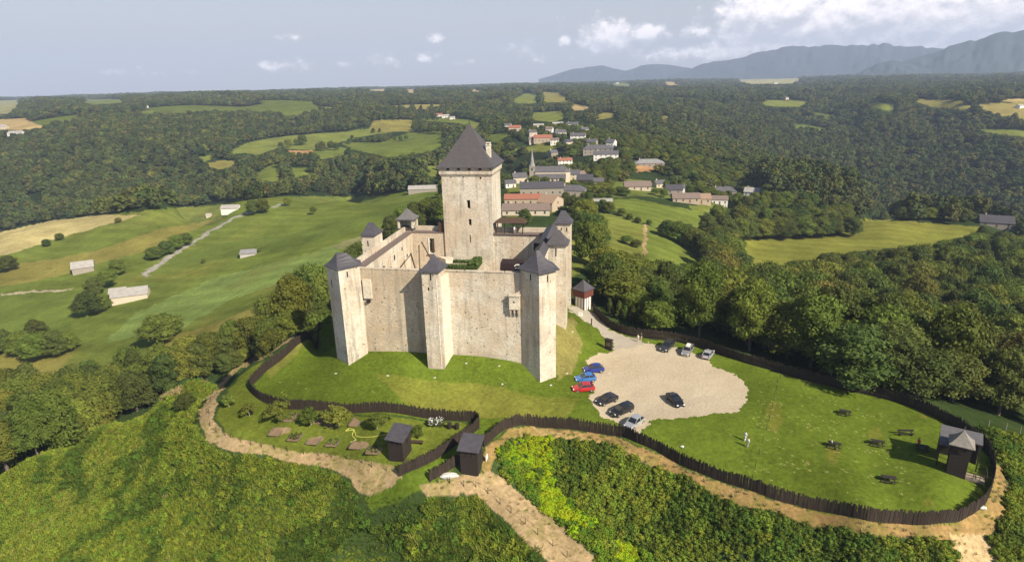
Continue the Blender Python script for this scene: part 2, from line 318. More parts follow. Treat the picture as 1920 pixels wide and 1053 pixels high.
# ---------------------------------------------------------------- patches of ground (picture outline, colour, range of distance)
G1=(.112,.140,.026); G2=(.138,.158,.032); G3=(.100,.130,.025); YG=(.185,.165,.042); TAN=(.34,.25,.11); SAND=(.31,.225,.12); ORG=(.36,.20,.09); LAWN=(.088,.122,.014)
BR=(.25,.165,.065); WOODS=(.022,.034,.012)
lawn_l=[(623,596),(579,636),(540,664),(500,695),(478,718),(482,745),(506,760),(542,768),(612,773),(785,783),(889,791),(905,800),(950,799),(1000,797),(1100,808),(1165,818),(1240,850),(1300,880),(1360,905),(1448,935),(1551,960),(1684,979),(1787,979),(1843,948),(1861,900),(1858,865),(1830,828),(1769,789),(1713,763),(1654,745),(1566,725),(1429,688),(1346,662),(1272,640),(1182,629),(1134,606),(1112,580),(1070,560),(1000,520),(700,480),(640,560)]
garden=[(500,672),(465,695),(420,745),(405,785),(430,820),(500,838),(600,852),(700,862),(752,884),(900,800),(860,792),(612,775),(500,760),(470,730)]
gap_l=[(905,800),(950,799),(912,835),(812,905),(745,940),(700,960),(680,935),(752,892),(880,815)]
gravel=[(1072,570),(1092,573),(1110,584),(1134,608),(1156,622),(1182,631),(1205,640),(1226,644),(1300,660),(1327,668),(1327,682),(1350,693),(1381,708),(1396,718),(1402,735),(1399,752),(1386,769),(1335,775),(1280,783),(1222,789),(1195,812),(1165,798),(1149,787),(1127,779),(1112,761),(1104,742),(1112,728),(1112,700),(1104,684),(1099,675),(1127,661),(1156,657),(1150,641),(1133,628),(1114,612),(1080,588),(1068,578)]
drive=[(1072,570),(1092,573),(1110,584),(1134,608),(1156,622),(1182,631),(1215,641),(1190,650),(1156,657),(1150,641),(1133,628),(1114,612),(1080,588),(1068,578)]
sand_l=[(560,625),(500,668),(452,690),(425,715),(405,745),(400,785),(418,812),(470,828),(560,845),(640,855),(700,864),(738,872),(757,892),(742,908),(716,920),(690,930),(672,922),(655,900),(620,878),(560,868),(500,853),(440,848),(390,828),(371,795),(372,770),(395,738),(430,695),(500,655),(570,612)]
sand_m=[(787,908),(812,904),(850,893),(900,888),(925,880),(950,900),(985,930),(1035,970),(1085,1010),(1130,1060),(1035,1060),(1000,1025),(965,995),(935,965),(915,945),(895,926),(850,930),(800,928)]
marg_r=[(912,838),(955,803),(1000,801),(1100,811),(1165,822),(1240,853),(1300,884),(1360,908),(1448,937),(1551,962),(1684,982),(1787,981),(1845,950),(1862,905),(1859,862),(1878,880),(1890,917),(1882,965),(1852,1010),(1868,1060),(1800,1060),(1782,1014),(1680,1006),(1597,998),(1513,984),(1413,954),(1347,938),(1280,896),(1240,883),(1173,848),(1107,831),(1033,818),(960,821),(932,843),(925,880),(905,885)]
L_MEADOW=[(-60,460),(0,435),(100,415),(200,402),(330,389),(430,381),(520,368),(640,368),(700,367),(790,357),(830,346),(835,402),(760,425),(700,450),(660,500),(640,560),(600,590),(540,620),(440,650),(330,700),(200,720),(60,760),(-60,800)]
NEAR=230
PATCH=[
 # mid and far fields
 ([(427,286),(462,268),(513,258),(562,253),(641,247),(673,243),(714,241),(776,245),(733,248),(679,256),(638,267),(595,283),(540,279),(524,277),(481,291),(459,287),(429,290)],G2,300,3000),
 ([(700,227),(714,225),(776,224),(777,246),(719,248),(690,246)],YG,300,3000),([(638,268),(716,266),(768,248),(828,246),(835,275),(800,285),(730,296),(662,280)],G1,300,3000),
 ([(542,282),(587,282),(584,295),(546,296)],ORG,300,3000),([(462,332),(490,320),(513,304),(527,314),(521,342),(490,338)],G1,300,3000),([(540,314),(592,314),(582,326),(546,335)],G1,300,3000),
 ([(381,307),(418,300),(456,304),(440,312),(408,318)],YG,300,3000),([(364,297),(416,285),(413,290),(383,304)],G2,300,3000),([(585,283),(640,275),(662,280),(640,292),(600,300)],G1,300,3000),
 ([(790,313),(826,308),(826,338),(806,332)],G2,200,3000),([(784,220),(855,222),(890,226),(890,236),(849,230),(800,227)],G1,300,3000),([(516,213),(567,207),(572,212),(530,216)],G1,300,3000),
 ([(956,189),(988,174),(1010,178),(1005,194),(972,194)],G2,300,3000),([(1015,172),(1048,174),(1070,191),(1021,193)],YG,300,3000),([(1070,193),(1118,202),(1097,206),(1075,208)],TAN,300,3000),
 ([(996,212),(1053,208),(1064,222),(1032,229),(996,225)],G2,300,3000),([(1110,218),(1145,209),(1167,218),(1118,225)],YG,300,3000),([(905,254),(961,248),(958,260),(926,267)],G1,200,3000),
 ([(955,284),(1010,269),(1050,272),(1034,285),(977,285)],G2,200,3000),([(1183,309),(1259,315),(1256,322),(1186,322)],ORG,200,3000),([(1243,153),(1267,154),(1270,160),(1248,160)],TAN,300,5000),
 ([(1140,153),(1175,156),(1190,163),(1150,161)],G2,300,5000),([(880,227),(907,230),(907,244),(880,240)],G2,200,3000),([(1237,215),(1257,218),(1246,228),(1236,222)],YG,300,3000),
 ([(-30,190),(41,187),(37,200),(13,214),(-30,214)],(.22,.21,.09),300,5000),([(-30,226),(48,221),(66,232),(88,238),(39,244),(-30,243)],TAN,300,3000),([(144,187),(208,186),(236,187),(232,193),(171,197)],G1,300,5000),([(258,210),(287,206),(290,213)],G1,300,5000),
 ([(1427,187),(1520,190),(1497,201),(1433,198)],G2,300,5000),([(1623,197),(1647,191),(1685,202),(1660,208)],G2,300,5000),([(1703,185),(1800,188),(1833,207),(1747,201)],YG,300,5000),([(1850,186),(1960,185),(1960,190),(1850,189)],TAN,300,5000),([(1727,227),(1763,229),(1758,238)],G2,300,5000),
 ([(1820,240),(1863,241),(1960,249),(1960,259),(1860,250)],G2,300,5000),([(690,163),(725,166),(722,172),(690,170)],TAN,300,5000),([(758,168),(780,167),(780,174),(760,174)],TAN,300,5000),([(880,168),(905,167),(905,172),(882,172)],TAN,300,5000),
 ([(1380,150),(1410,141),(1480,142),(1505,150),(1480,157),(1407,158)],(.28,.26,.12),300,9000),
 ([(955,330),(1090,325),(1120,362),(1040,400),(950,410)],(.12,.135,.03),150,3000),([(1090,330),(1180,335),(1250,350),(1260,372),(1180,368),(1120,372)],(.11,.13,.03),150,3000),([(1000,300),(1060,298),(1110,318),(1100,335),(1000,330)],(.10,.12,.03),150,3000),([(1180,336),(1225,340),(1225,360),(1175,360)],G2,150,3000),
 # right-hand fields
 ([(1060,420),(1073,416),(1124,399),(1163,404),(1204,420),(1208,478),(1170,480),(1142,466),(1114,476),(1088,508),(1073,520),(1060,540)],(.14,.155,.032),125,3000),
 ([(1212,422),(1239,428),(1298,462),(1322,490),(1318,500),(1227,494),(1208,482)],G1,125,3000),([(1205,421),(1212,421),(1212,482),(1206,480)],(.32,.22,.12),125,3000),
 ([(1125,385),(1145,374),(1183,371),(1319,397),(1322,420),(1300,432),(1240,427),(1205,418),(1160,400)],G1,125,3000),([(1291,384),(1345,380),(1345,402),(1300,395)],G2,125,3000),
 ([(1380,455),(1400,438),(1563,445),(1587,433),(1600,412),(1680,412),(1850,426),(1820,445),(1740,460),(1630,470),(1560,480),(1453,500),(1403,500),(1378,480)],(.155,.158,.028),200,3000),
 # left meadows
 (L_MEADOW,G1,150,2000),
 ([(-60,462),(0,435),(100,413),(200,402),(262,404),(190,425),(90,452),(40,470),(-60,490)],(.36,.30,.13),200,2000),([(-60,500),(60,492),(180,470),(300,430),(420,408),(340,440),(280,470),(200,490),(100,520),(-60,548)],YG,200,2000),
 ([(-60,548),(140,540),(140,600),(100,640),(-60,680)],G3,150,2000),([(262,404),(330,392),(440,384),(430,400),(330,420),(230,432),(190,428)],G2,200,2000),
 ([(300,480),(420,455),(540,440),(700,395),(826,352),(826,372),(700,420),(600,455),(480,475),(330,500)],G3,200,2000),([(400,520),(560,480),(640,455),(640,480),(560,520),(440,560),(330,620),(200,640),(250,590)],(.15,.20,.05),150,2000),
 ([(300,640),(440,590),(520,560),(500,600),(400,640),(300,680)],YG,120,2000),([(-60,690),(60,640),(150,640),(110,700),(-60,730)],YG,120,2000),
 ([(272,518),(290,505),(331,477),(370,453),(400,433),(440,411),(460,401),(540,382),(524,383),(453,400),(435,409),(396,430),(364,451),(325,473),(284,500),(264,514)],(.27,.25,.21),200,2000),
 ([(0,549),(140,540),(140,543),(0,553)],(.36,.30,.2),200,2000),
 ([(620,462),(640,455),(826,395),(826,400),(640,468)],(.2,.19,.08),200,2000),
 # the promontory
 (lawn_l,LAWN,0,NEAR),(garden,(.105,.127,.018),0,NEAR),(gap_l,(.085,.125,.014),0,NEAR),(sand_l,SAND,0,NEAR),(sand_m,SAND,0,NEAR),(marg_r,BR,0,NEAR),
 ([(1040,605),(1075,590),(1090,650),(1075,700),(1045,712),(1038,650)],(.18,.162,.05),0,NEAR),([(500,690),(560,645),(600,620),(560,660),(510,710)],(.14,.145,.03),0,NEAR),
 ([(700,700),(900,720),(1000,740),(1090,745),(1060,785),(900,780),(760,760)],(.125,.14,.022),0,NEAR),
 ([(1000,800),(1180,840),(1230,870),(1100,830),(1010,815)],(.30,.22,.09),0,NEAR),([(1780,1000),(1850,1000),(1890,1060),(1810,1060)],(.36,.265,.14),0,NEAR),
 ([(1845,800),(1960,830),(1960,845),(1860,815)],(.30,.22,.12),0,NEAR),
]
for c in ((528,806,20,7),(590,823,14,6),(672,832,16,7),(700,842,13,6),(612,792,10,7)):
    PATCH.append(([(c[0]+c[2]*math.cos(a/12*2*PI),c[1]+c[3]*math.sin(a/12*2*PI)) for a in range(12)],(.27,.19,.11),0,NEAR))
for c in ((1738,940,13,8),(1560,850,16,18),(1640,810,10,12),(1735,775,12,8),(1450,780,14,30)):
    PATCH.append(([(c[0]+c[2]*math.cos(a/12*2*PI),c[1]+c[3]*math.sin(a/12*2*PI)) for a in range(12)],(.122,.130,.02),0,NEAR))
FIELDS=[p for p in PATCH if p[1] not in ((.11,.13,.03),(.10,.12,.03),(.12,.135,.03))]
crest=[(-60,925),(0,890),(100,832),(200,785),(300,738),(400,692),(500,645),(622,585)]
def build_terrain():
    radii=[38.]
    while radii[-1]<11500:
        r=radii[-1]; radii.append(r+min(max(.6*r*r/(F*75.),.30),r*.012))
    radii=np.array([2,12,20,28]+radii); az=np.radians(np.concatenate([np.arange(-66,-44,.5),np.arange(-44,44,.115),np.arange(44,66.1,.5)]))
    Rr,Aa=np.meshgrid(radii,az,indexing='ij'); X=Rr*np.sin(Aa); Y=Rr*np.cos(Aa); H=hgt(X,Y); nr,na=X.shape
    # roughness of unmown ground close by
    near=np.clip(1-(Rr-60)/300,0,1); H=H+near*.10*(vnoise(X,Y,3.1,1)-.5)+near*.25*(vnoise(X,Y,9,2)-.5)
    wob=np.clip(1.2-Rr/900,.15,1)
    V=np.stack([X,Y,H],-1).reshape(-1,3); px,py=proj(V); rr=Rr.ravel(); xx=X.ravel(); yy=Y.ravel()
    w=wob.ravel(); jx=((vnoise(xx,yy,1.3,3)-.5)*7+(vnoise(xx,yy,4.5,4)-.5)*9)*w; jy=((vnoise(xx,yy,1.3,5)-.5)*4+(vnoise(xx,yy,4.5,6)-.5)*6)*w
    qx,qy=px+jx,py+jy
    col=np.zeros((len(V),3)); far=np.clip((rr-200)/400,0,1)[:,None]
    col[:]=np.array((.040,.062,.018))*(1-far)+np.array(WOODS)*far  # near ground darkened so that gaps in the crop read as shade
    # open country between the woods far away: a quilt of small fields
    cell=vnoise(xx,yy,230,11)*.6+vnoise(xx,yy,90,12)*.4; tint=vnoise(xx,yy,320,13)
    fmask=((cell>.645)&(rr>1300)); col[fmask]=np.array(G1)*.8+(tint[fmask][:,None]>.6)*np.array((.14,.08,.04))
    for poly,c,r0,r1 in PATCH:
        p=np.array(poly); bx=(qx>p[:,0].min()-1)&(qx<p[:,0].max()+1)&(qy>p[:,1].min()-1)&(qy<p[:,1].max()+1)&(rr>=r0)&(rr<=r1)
        ids=np.nonzero(bx)[0]; 
        if len(ids)==0: continue
        k=inpoly(qx[ids],qy[ids],poly); col[ids[k]]=c
    bare=(rr<NEAR)&(col[:,0]>.23)&(col[:,1]<col[:,0]); gr=np.clip((vnoise(xx,yy,2.6,14)*.6+vnoise(xx,yy,.9,15)*.4-.50)*6,0,1)[:,None]; col[bare]=(col*(1-.42*gr)+np.array((.14,.14,.03))*.42*gr)[bare]
    soft=.78+.44*vnoise(xx,yy,14,7); dry=np.clip((vnoise(xx,yy,22,8)-.55)*2.2,0,1)*np.clip((vnoise(xx,yy,5,9))*1.3,0,1)
    green=(col[:,1]>col[:,0])&(col[:,1]>.13); col*=soft[:,None]; col[green]=col[green]*(1-.5*dry[green][:,None])+np.array((.20,.170,.040))*.5*dry[green][:,None]
    # mowing stripes in the far meadows follow the slope
    st=.94+.12*((np.sin((xx*.35+yy*.94)*.55+3*vnoise(xx,yy,60,10)))>0); ms=green&(rr>220); col[ms]*=st[ms][:,None]
    gm=inpoly(qx+(vnoise(xx,yy,.45,16)-.5)*7,qy+(vnoise(xx,yy,.45,17)-.5)*5,gravel)&(rr<NEAR); dm=inpoly(qx,qy,drive)&(rr<NEAR)
    idx=np.arange(nr*na).reshape(nr,na); Q=np.stack([idx[:-1,:-1],idx[1:,:-1],idx[1:,1:],idx[:-1,1:]],-1).reshape(-1,4)[:, ::-1]
    gq=gm[Q].sum(1)>=2; dq=gq&(dm[Q].sum(1)>=2); cq=gq&~dq
    def ground_mat(name,amp,fine,cols=None):
        m=bpy.data.materials.new(name); m.use_nodes=True; nt=m.node_tree; N=nt.nodes; L=nt.links; b=N['Principled BSDF']; b.inputs['Roughness'].default_value=.95; b.inputs['Specular IOR Level'].default_value=.0
        at_=N.new('ShaderNodeAttribute'); at_.attribute_name='Col'; tc=N.new('ShaderNodeTexCoord')
        def nz(sc,det=4):
            q=N.new('ShaderNodeTexNoise'); q.inputs['Scale'].default_value=sc; q.inputs['Detail'].default_value=det; q.inputs['Roughness'].default_value=.7; L.new(tc.outputs['Object'],q.inputs[0]); return q.outputs[0]
        def rg(s,lo,hi):
            r=N.new('ShaderNodeMapRange'); L.new(s,r.inputs[0]); r.inputs[1].default_value=.3; r.inputs[2].default_value=.7; r.inputs[3].default_value=lo; r.inputs[4].default_value=hi; return r.outputs[0]
        mu=N.new('ShaderNodeMath'); mu.operation='MULTIPLY'; L.new(rg(nz(fine,5),1-amp,1+amp),mu.inputs[0]); L.new(rg(nz(fine*.12,4),1-amp*.6,1+amp*.6),mu.inputs[1])
        vm=N.new('ShaderNodeVectorMath'); vm.operation='SCALE'; L.new(mu.outputs[0],vm.inputs['Scale'])
        if cols:
            x=N.new('ShaderNodeMix'); x.data_type='RGBA'; L.new(rg(nz(.05,6),0,1),x.inputs[0]); x.inputs[6].default_value=(*cols[0],1); x.inputs[7].default_value=(*cols[1],1); L.new(x.outputs[2],vm.inputs[0])
        else: L.new(at_.outputs['Color'],vm.inputs[0])
        L.new(vm.outputs[0],b.inputs['Base Color'])
        bp=N.new('ShaderNodeBump'); bp.inputs['Strength'].default_value=.6; bp.inputs['Distance'].default_value=.25; L.new(nz(fine*.8,5),bp.inputs['Height']); L.new(bp.outputs[0],b.inputs['Normal']); return m
    M_ground=ground_mat('meadow_and_earth',.33,1.6); M_grav=ground_mat('pale_gravel',.11,2.2,((.44,.375,.275),(.395,.32,.22))); M_drive=ground_mat('grey_drive',.12,2.0,((.36,.32,.26),(.32,.28,.225)))
    for nm,msk,mt in (('ground',~gq,M_ground),('car_park',cq,M_grav),('drive_path',dq,M_drive)):
        q=Q[msk]; u,inv=np.unique(q,return_inverse=True); me=mesh_np(nm,V[u],inv.reshape(-1,4),mt,True)
        a=me.color_attributes.new('Col','FLOAT_COLOR','POINT'); c4=np.ones((len(u),4),np.float32); c4[:,:3]=col[u]; a.data.foreach_set('color',c4.ravel())
        o=link(nm,me); tag(o,kind='structure')
build_terrain()

# ---------------------------------------------------------------- castle (own axes: u along the front wall, v into the courtyard)
CO=Vector((-30.3,112,0)); CR=-math.atan2(.18,.984)
def cw(u,v,z=0): c,s=math.cos(CR),math.sin(CR); return Vector((CO.x+c*u-s*v,CO.y+s*u+c*v,z))
castle=empty('castle',CO,CR,'cream stone medieval castle with square keep and slate roofed wall towers on the grassy knoll','castle')
def wall_panel(mb,a,b,z0,z1,holes,depth=.5):
    """vertical face from a to b with recessed openings: holes (s0,s1,h0,h1); left side of a->b is the inside"""
    a=Vector((a[0],a[1],0)); b=Vector((b[0],b[1],0)); L=(b-a).length; d=(b-a)/L; nn=Vector((-d.y,d.x,0))
    ss=sorted({0,L,*[h[0] for h in holes],*[h[1] for h in holes]}); hh=sorted({z0,z1,*[h[2] for h in holes],*[h[3] for h in holes]})
    P=lambda s,h,o=0:tuple(a+d*s+nn*o+Vector((0,0,h)))
    for i in range(len(ss)-1):
        for j in range(len(hh)-1):
            sm,hm=(ss[i]+ss[i+1])/2,(hh[j]+hh[j+1])/2
            if any(h[0]<sm<h[1] and h[2]<hm<h[3] for h in holes): continue
            mb.add([P(ss[i],hh[j]),P(ss[i+1],hh[j]),P(ss[i+1],hh[j+1]),P(ss[i],hh[j+1])],[(0,1,2,3)])
    for s0,s1,h0,h1 in holes:
        q=[(s0,h0),(s1,h0),(s1,h1),(s0,h1)]
        for k in range(4):
            e,f=q[k],q[(k+1)%4]; mb.add([P(*e),P(*f),P(*f,depth),P(*e,depth)],[(0,1,2,3)])
def backs(mb,a,b,holes,depth=.5):
    a=Vector((a[0],a[1],0)); b=Vector((b[0],b[1],0)); L=(b-a).length; d=(b-a)/L; nn=Vector((-d.y,d.x,0))
    for s0,s1,h0,h1 in holes:
        mb.add([tuple(a+d*s+nn*depth+Vector((0,0,h))) for s,h in ((s0,h0),(s1,h0),(s1,h1),(s0,h1))],[(0,1,2,3)])
BZ=-2.5
def bellroof(mb,poly,z,h,over=.35,ridge=None,flare=.28,n=5):
    """slate roof with flared eaves over a polygon; ridge = two end points or None for a point"""
    c=Vector((sum(p[0] for p in poly)/len(poly),sum(p[1] for p in poly)/len(poly)))
    tops=[]
    for p in poly:
        v=Vector(p[:2])
        if ridge: 
            a,b=Vector(ridge[0]),Vector(ridge[1]); tops.append(a if (v-a).length<(v-b).length else b)
        else: tops.append(c)
    rings=[]
    e=[Vector(p[:2])+(Vector(p[:2])-c).normalized()*over*1.35 for p in poly]
    rings.append([(v.x,v.y,z-.12) for v in e])
    for k in range(n+1):
        t=k/n; s=1-t; hh=h*(t**(1+flare*1.2)) if flare else h*t
        rings.append([((tops[i].x+(e[i].x-tops[i].x)*max(s,.02)),(tops[i].y+(e[i].y-tops[i].y)*max(s,.02)),z+hh) for i in range(len(poly))])
    mb.loft(rings)
TP=21.5; WK=20.3
# curtain walls
w=MB(); wall_panel(w,(0,-.3),(33.5,-.3),BZ,TP,[]); 
w.box(0,33.5,-.298,1.7,BZ,WK); w.box(0,33.5,-.296,.35,WK,TP-.004)
for k in range(9): w.box(-.02+k*3.7,k*3.7+3.4,-.42,.45,TP,TP+.13)
w.build('curtain_wall',M_stone,castle)
w=MB(); w.box(-1.4,.82,1.7,33.9,BZ,WK); w.box(-1.4,-.9,1.7,33.9,WK,TP); w.build('curtain_wall',M_stone,castle)
MB().box(-.9,1.0,1.7,33.9,WK,WK+.12).build('walkway',M_deck,castle)
# window niches and stains of the west wall seen from the courtyard
ww=MB(); gw=MB()
for v,z,a,b in ((7.5,16.6,1.1,.9),(9.5,16.4,1.4,1.5),(14.5,16.9,.9,.7),(21,17.5,.6,.9),(26,18.2,.5,.6),(29,15.8,.6,.5)):
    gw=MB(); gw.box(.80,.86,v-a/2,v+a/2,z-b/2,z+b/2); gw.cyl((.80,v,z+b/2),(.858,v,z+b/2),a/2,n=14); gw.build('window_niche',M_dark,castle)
nw=MB(); NH=[(4.1,5.3,15.8,18.9),(29.0,30.4,15.2,18.3)]
a,b=(.82,33.7),(33.3,33.7)
wall_panel(nw,a,b,BZ,WK,[(h[0],h[1],h[2],h[3]) for h in NH],.9); nw.box(-1.4,35.4,34.6,35.9,BZ,WK); nw.box(.82,8.6,35.4,35.9,WK,TP); nw.box(20.6,34,35.4,35.9,WK,TP); nw.box(.82,33.3,33.72,34.6,BZ,13.2)
nw.build('curtain_wall',M_stone,castle)
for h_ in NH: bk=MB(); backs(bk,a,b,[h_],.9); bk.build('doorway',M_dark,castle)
for h in NH:
    s=.82+(h[0]+h[1])/2
    jm=MB(); jm.box(s-.85,s-.62,33.55,33.72,h[2]-.2,h[3]+.1); jm.box(s-.9,s+.5,33.1,33.7,h[2]-.5,h[2]-.35); jm.build('door_jamb',M_white,castle)
    MB().box(s+.15,s+.6,33.2,33.66,h[2]-.3,h[3]-.2).build('door',M_wood2,castle)
MB().box(.5,8.7,33.55,35.4,WK,WK+.14).build('walkway',M_deck,castle); MB().box(20.5,33.4,33.3,35.4,WK,WK+.14).build('walkway',M_deck,castle)
w=MB(); w.box(33.4,35.4,1.7,34.6,BZ,WK); w.box(34.9,35.4,1.7,34.6,WK,TP); w.build('curtain_wall',M_stone,castle)
MB().box(33.2,34.9,1.7,33.3,WK,WK+.12).build('walkway',M_deck,castle)
# lean-to slate roof over the east wall walk
lr=MB(); lr.add([(33.0,2.5,22.0),(35.6,2.5,22.0),(35.6,15.5,22.0),(33.0,15.5,22.0),(34.6,2.5,23.5),(34.6,15.5,23.5)],[(0,4,5,3),(1,2,5,4),(0,1,4),(3,5,2),(0,3,2,1)]); lr.build('walk_roof',M_slate,castle)
lr=MB(); lr.add([(32.8,19.5,21.9),(35.6,19.5,21.9),(35.6,33.5,21.9),(32.8,33.5,21.9),(34.6,19.5,23.2),(34.6,33.5,23.2)],[(0,4,5,3),(1,2,5,4),(0,1,4),(3,5,2),(0,3,2,1)]); lr.build('walk_roof',M_slate,castle)
# towers
def tower(poly,zt,roof=None,ridge=None,name='wall_tower',slits=(),over=.35,rm=None,h=2.6):
    w=MB(); w.prism(poly,BZ,zt); o=w.build(name,M_stone,castle)
    r=MB(); bellroof(r,poly,zt,h,over,ridge); r.build('roof',rm or M_slate,o)
    for (i,t,z,hh) in slits:
        g=MB(); p=Vector(poly[i]); q=Vector(poly[(i+1)%len(poly)]); d=(q-p).normalized(); m_=p+(q-p)*t; nn=Vector((d.y,-d.x)); m_=m_+nn*.01
        g.add([(*(m_-d*.13),z-hh/2),(*(m_+d*.13),z-hh/2),(*(m_+d*.13),z+hh/2),(*(m_-d*.13),z+hh/2),(*(m_-d*.13-nn*.3),z-hh/2),(*(m_+d*.13-nn*.3),z-hh/2),(*(m_+d*.13-nn*.3),z+hh/2),(*(m_-d*.13-nn*.3),z+hh/2)],[(0,1,2,3),(4,7,6,5),(0,4,5,1),(2,6,7,3)]); g.build('arrow_slit',M_dark,o)
    return o
TZ=22.5
tower([(-3.6,-1.9),(-.1,-4.5),(2.4,-.9),(1.2,1.6),(-1.8,1.8)],TZ,ridge=((-1.5,-1.6),(.2,-1.2)),slits=((0,.3,19.2,1.3),(1,.4,21.2,1.1)),h=2.3)
tower([(15.3,-3.9),(18.5,-3.8),(18.6,-.2),(18.2,1.0),(15.2,1.0),(15.2,-.2)],TZ,ridge=((16.85,-1.7),(16.9,-1.3)),slits=((0,.5,21.4,1.2),(0,.35,19.2,.6)),h=2.5)
tower([(32.4,-.4),(36.1,-3.0),(38.7,-.3),(37.2,3.4),(33.4,3.4)],TZ,ridge=((35.2,.2),(35.6,.4)),slits=((0,.55,21.3,1.2),(1,.5,21.1,1.2)),over=.6,h=3.1)
tower([(35.3,16.1),(39.0,16.1),(39.0,20.0),(35.3,20.0)],22.6,ridge=((36.6,18),(37.6,18)),slits=((0,.45,21.0,1.7),),over=.5,h=2.6,rm=M_slate2)
tower([(34.8,35.0),(38.3,35.0),(38.3,38.6),(34.8,38.6)],22.8,ridge=((36.0,36.8),(37.0,36.8)),slits=((0,.4,21.4,.7),(0,.75,21.3,1.0)),over=.45,h=2.6)
tower([(-4.4,16.4),(-1.4,16.4),(-1.4,20.6),(-4.4,20.6)],23.7,ridge=((-3.5,18.5),(-2.2,18.5)),slits=((0,.45,21.9,1.2),),over=.3,h=2.3)
tower([(-2.9,34.4),(.9,34.4),(.9,38.0),(-2.9,38.0)],21.0,slits=(),over=.35,h=.05)
# open-fronted roof on the north-west tower
for u,v in ((-2.7,34.6),(.7,34.6),(-2.7,37.8),(.7,37.8)): MB().box(u-.22,u+.22,v-.22,v+.22,21.1,23.3).build('pillar',M_stone_pale,castle)
cap=MB(); cap.box(-2.9,.9,37.7,37.98,21.1,23.28); cap.box(-2.98,-2.7,34.6,37.9,21.1,23.28); cap.build('tower_back_wall',M_stone_pale,castle)
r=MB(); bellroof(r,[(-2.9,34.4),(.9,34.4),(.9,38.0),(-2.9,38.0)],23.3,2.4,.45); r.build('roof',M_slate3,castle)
MB().box(7.2,8.8,34.0,35.3,WK+.15,WK+2.4).build('door_shelter',M_wood2,castle)
# wedge along the mid tower's narrow side: its sunlit tone put into paler stone
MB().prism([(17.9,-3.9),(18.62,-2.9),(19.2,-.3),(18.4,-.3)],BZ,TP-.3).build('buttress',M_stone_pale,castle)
# latrine boxes on the front wall
lb=MB(); lb.box(2.6,4.2,-.75,-.3,15.8,19.5); o=lb.build('latrine_box',M_stone_pale,castle)
g=MB(); g.cyl((3.4,-.8,15.3),(3.4,-.3,15.1),.35,n=8); g.build('bracket',M_dark,o)
lb=MB(); lb.box(30.4,32.3,-1.25,-.3,14.9,17.4); lb.prism([(30.3,-1.4),(32.4,-1.4),(32.4,-.3),(30.3,-.3)],17.4,17.55); o=lb.build('latrine_box',M_stone_pale,castle)
for u in (30.6,31.3,32.0): g=MB(); g.box(u-.14,u+.14,-1.1,-.3,14.2,14.9); g.box(u-.138,u+.138,-.7,-.3,13.6,14.2); g.build('bracket',M_stone,o)
MB().box(31.1,31.4,-1.27,-1.0,16.2,16.5).build('arrow_slit',M_dark,o)
# keep
KU0,KU1,KV0,KV1=8.9,20.5,33.3,43.8; KE=35.6
kp=MB(); KH=[(5.7,6.5,26.3,28.2),(5.9,6.6,22.3,23.8),(5.95,6.3,18.2,20.0),(2.1,2.35,33.2,33.6),(8.9,9.3,33.0,33.5),(5.0,5.3,33.3,33.55)]
wall_panel(kp,(KU0,KV0),(KU1,KV0),BZ,KE-1.9,KH,.6)
KR=[(3.8,4.4,30.2,31.8),(4.0,4.3,25.6,26.6),(2.0,2.3,21.5,22.9),(4.6,4.9,21.2,22.6)]
wall_panel(kp,(KU1,KV0),(KU1,KV1),BZ,KE-1.9,KR,.6); wall_panel(kp,(KU1,KV1),(KU0,KV1),BZ,KE-1.9,[]); wall_panel(kp,(KU0,KV1),(KU0,KV0),BZ,KE-1.9,[(5,5.7,28,29.5)],.6)
keep=kp.build('keep',M_stone,castle)
for a_,b_,hs_ in (((KU0,KV0),(KU1,KV0),KH),((KU1,KV0),(KU1,KV1),KR),((KU0,KV1),(KU0,KV0),[(5,5.7,28,29.5)])):
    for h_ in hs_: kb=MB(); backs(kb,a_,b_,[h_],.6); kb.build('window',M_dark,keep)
# corbelled wall head
hd=MB(); o=.42
rings=[[(KU0-x,KV0-x,z),(KU1+x,KV0-x,z),(KU1+x,KV1+x,z),(KU0-x,KV1+x,z)] for x,z in ((-.01,KE-1.95),(.12,KE-1.9),(o,KE-1.4),(o,KE-.55))]
hd.loft(rings)
for k in range(10):
    s0=KU0-o+.0+k*((KU1-KU0+2*o)/10.0)
    if k%2==0: hd.box(s0+.01,s0+(KU1-KU0+2*o)/10*1.45,KV0-o+.002,KV0,KE-.549,KE+.12)
hd.box(KU0-o,KU0,KV0,KV1+o,KE-.549,KE+.12); hd.box(KU1,KU1+o-.002,KV0-o+.3,KV1+o,KE-.549,KE+.12)
hd.build('wall_head',M_stone,keep)
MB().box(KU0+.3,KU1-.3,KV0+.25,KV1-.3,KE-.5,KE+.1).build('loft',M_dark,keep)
rf=MB(); ov=.55; c=((KU0+KU1)/2,(KV0+KV1)/2); e=[(KU0-o-ov,KV0-o-ov),(KU1+o+ov,KV0-o-ov),(KU1+o+ov,KV1+o+ov),(KU0-o-ov,KV1+o+ov)]
rg=[[(x,y,KE-.02) for x,y in e]]
for t,h in ((0,.16),(.17,1.35),(.34,2.75),(.6,5.35),(.85,7.9),(.985,9.25)): rg.append([(c[0]+(x-c[0])*(1-t),c[1]+(y-c[1])*(1-t),KE+h) for x,y in e])
rf.loft(rg); rf.build('roof',M_slate2,keep)
fi=MB(); fi.cyl((c[0],c[1],KE+9),(c[0],c[1],KE+10.6),.09,.03,8); fi.cyl((c[0],c[1],KE+9.3),(c[0],c[1],KE+9.6),.22,.12,8); fi.build('finial',M_iron,keep)
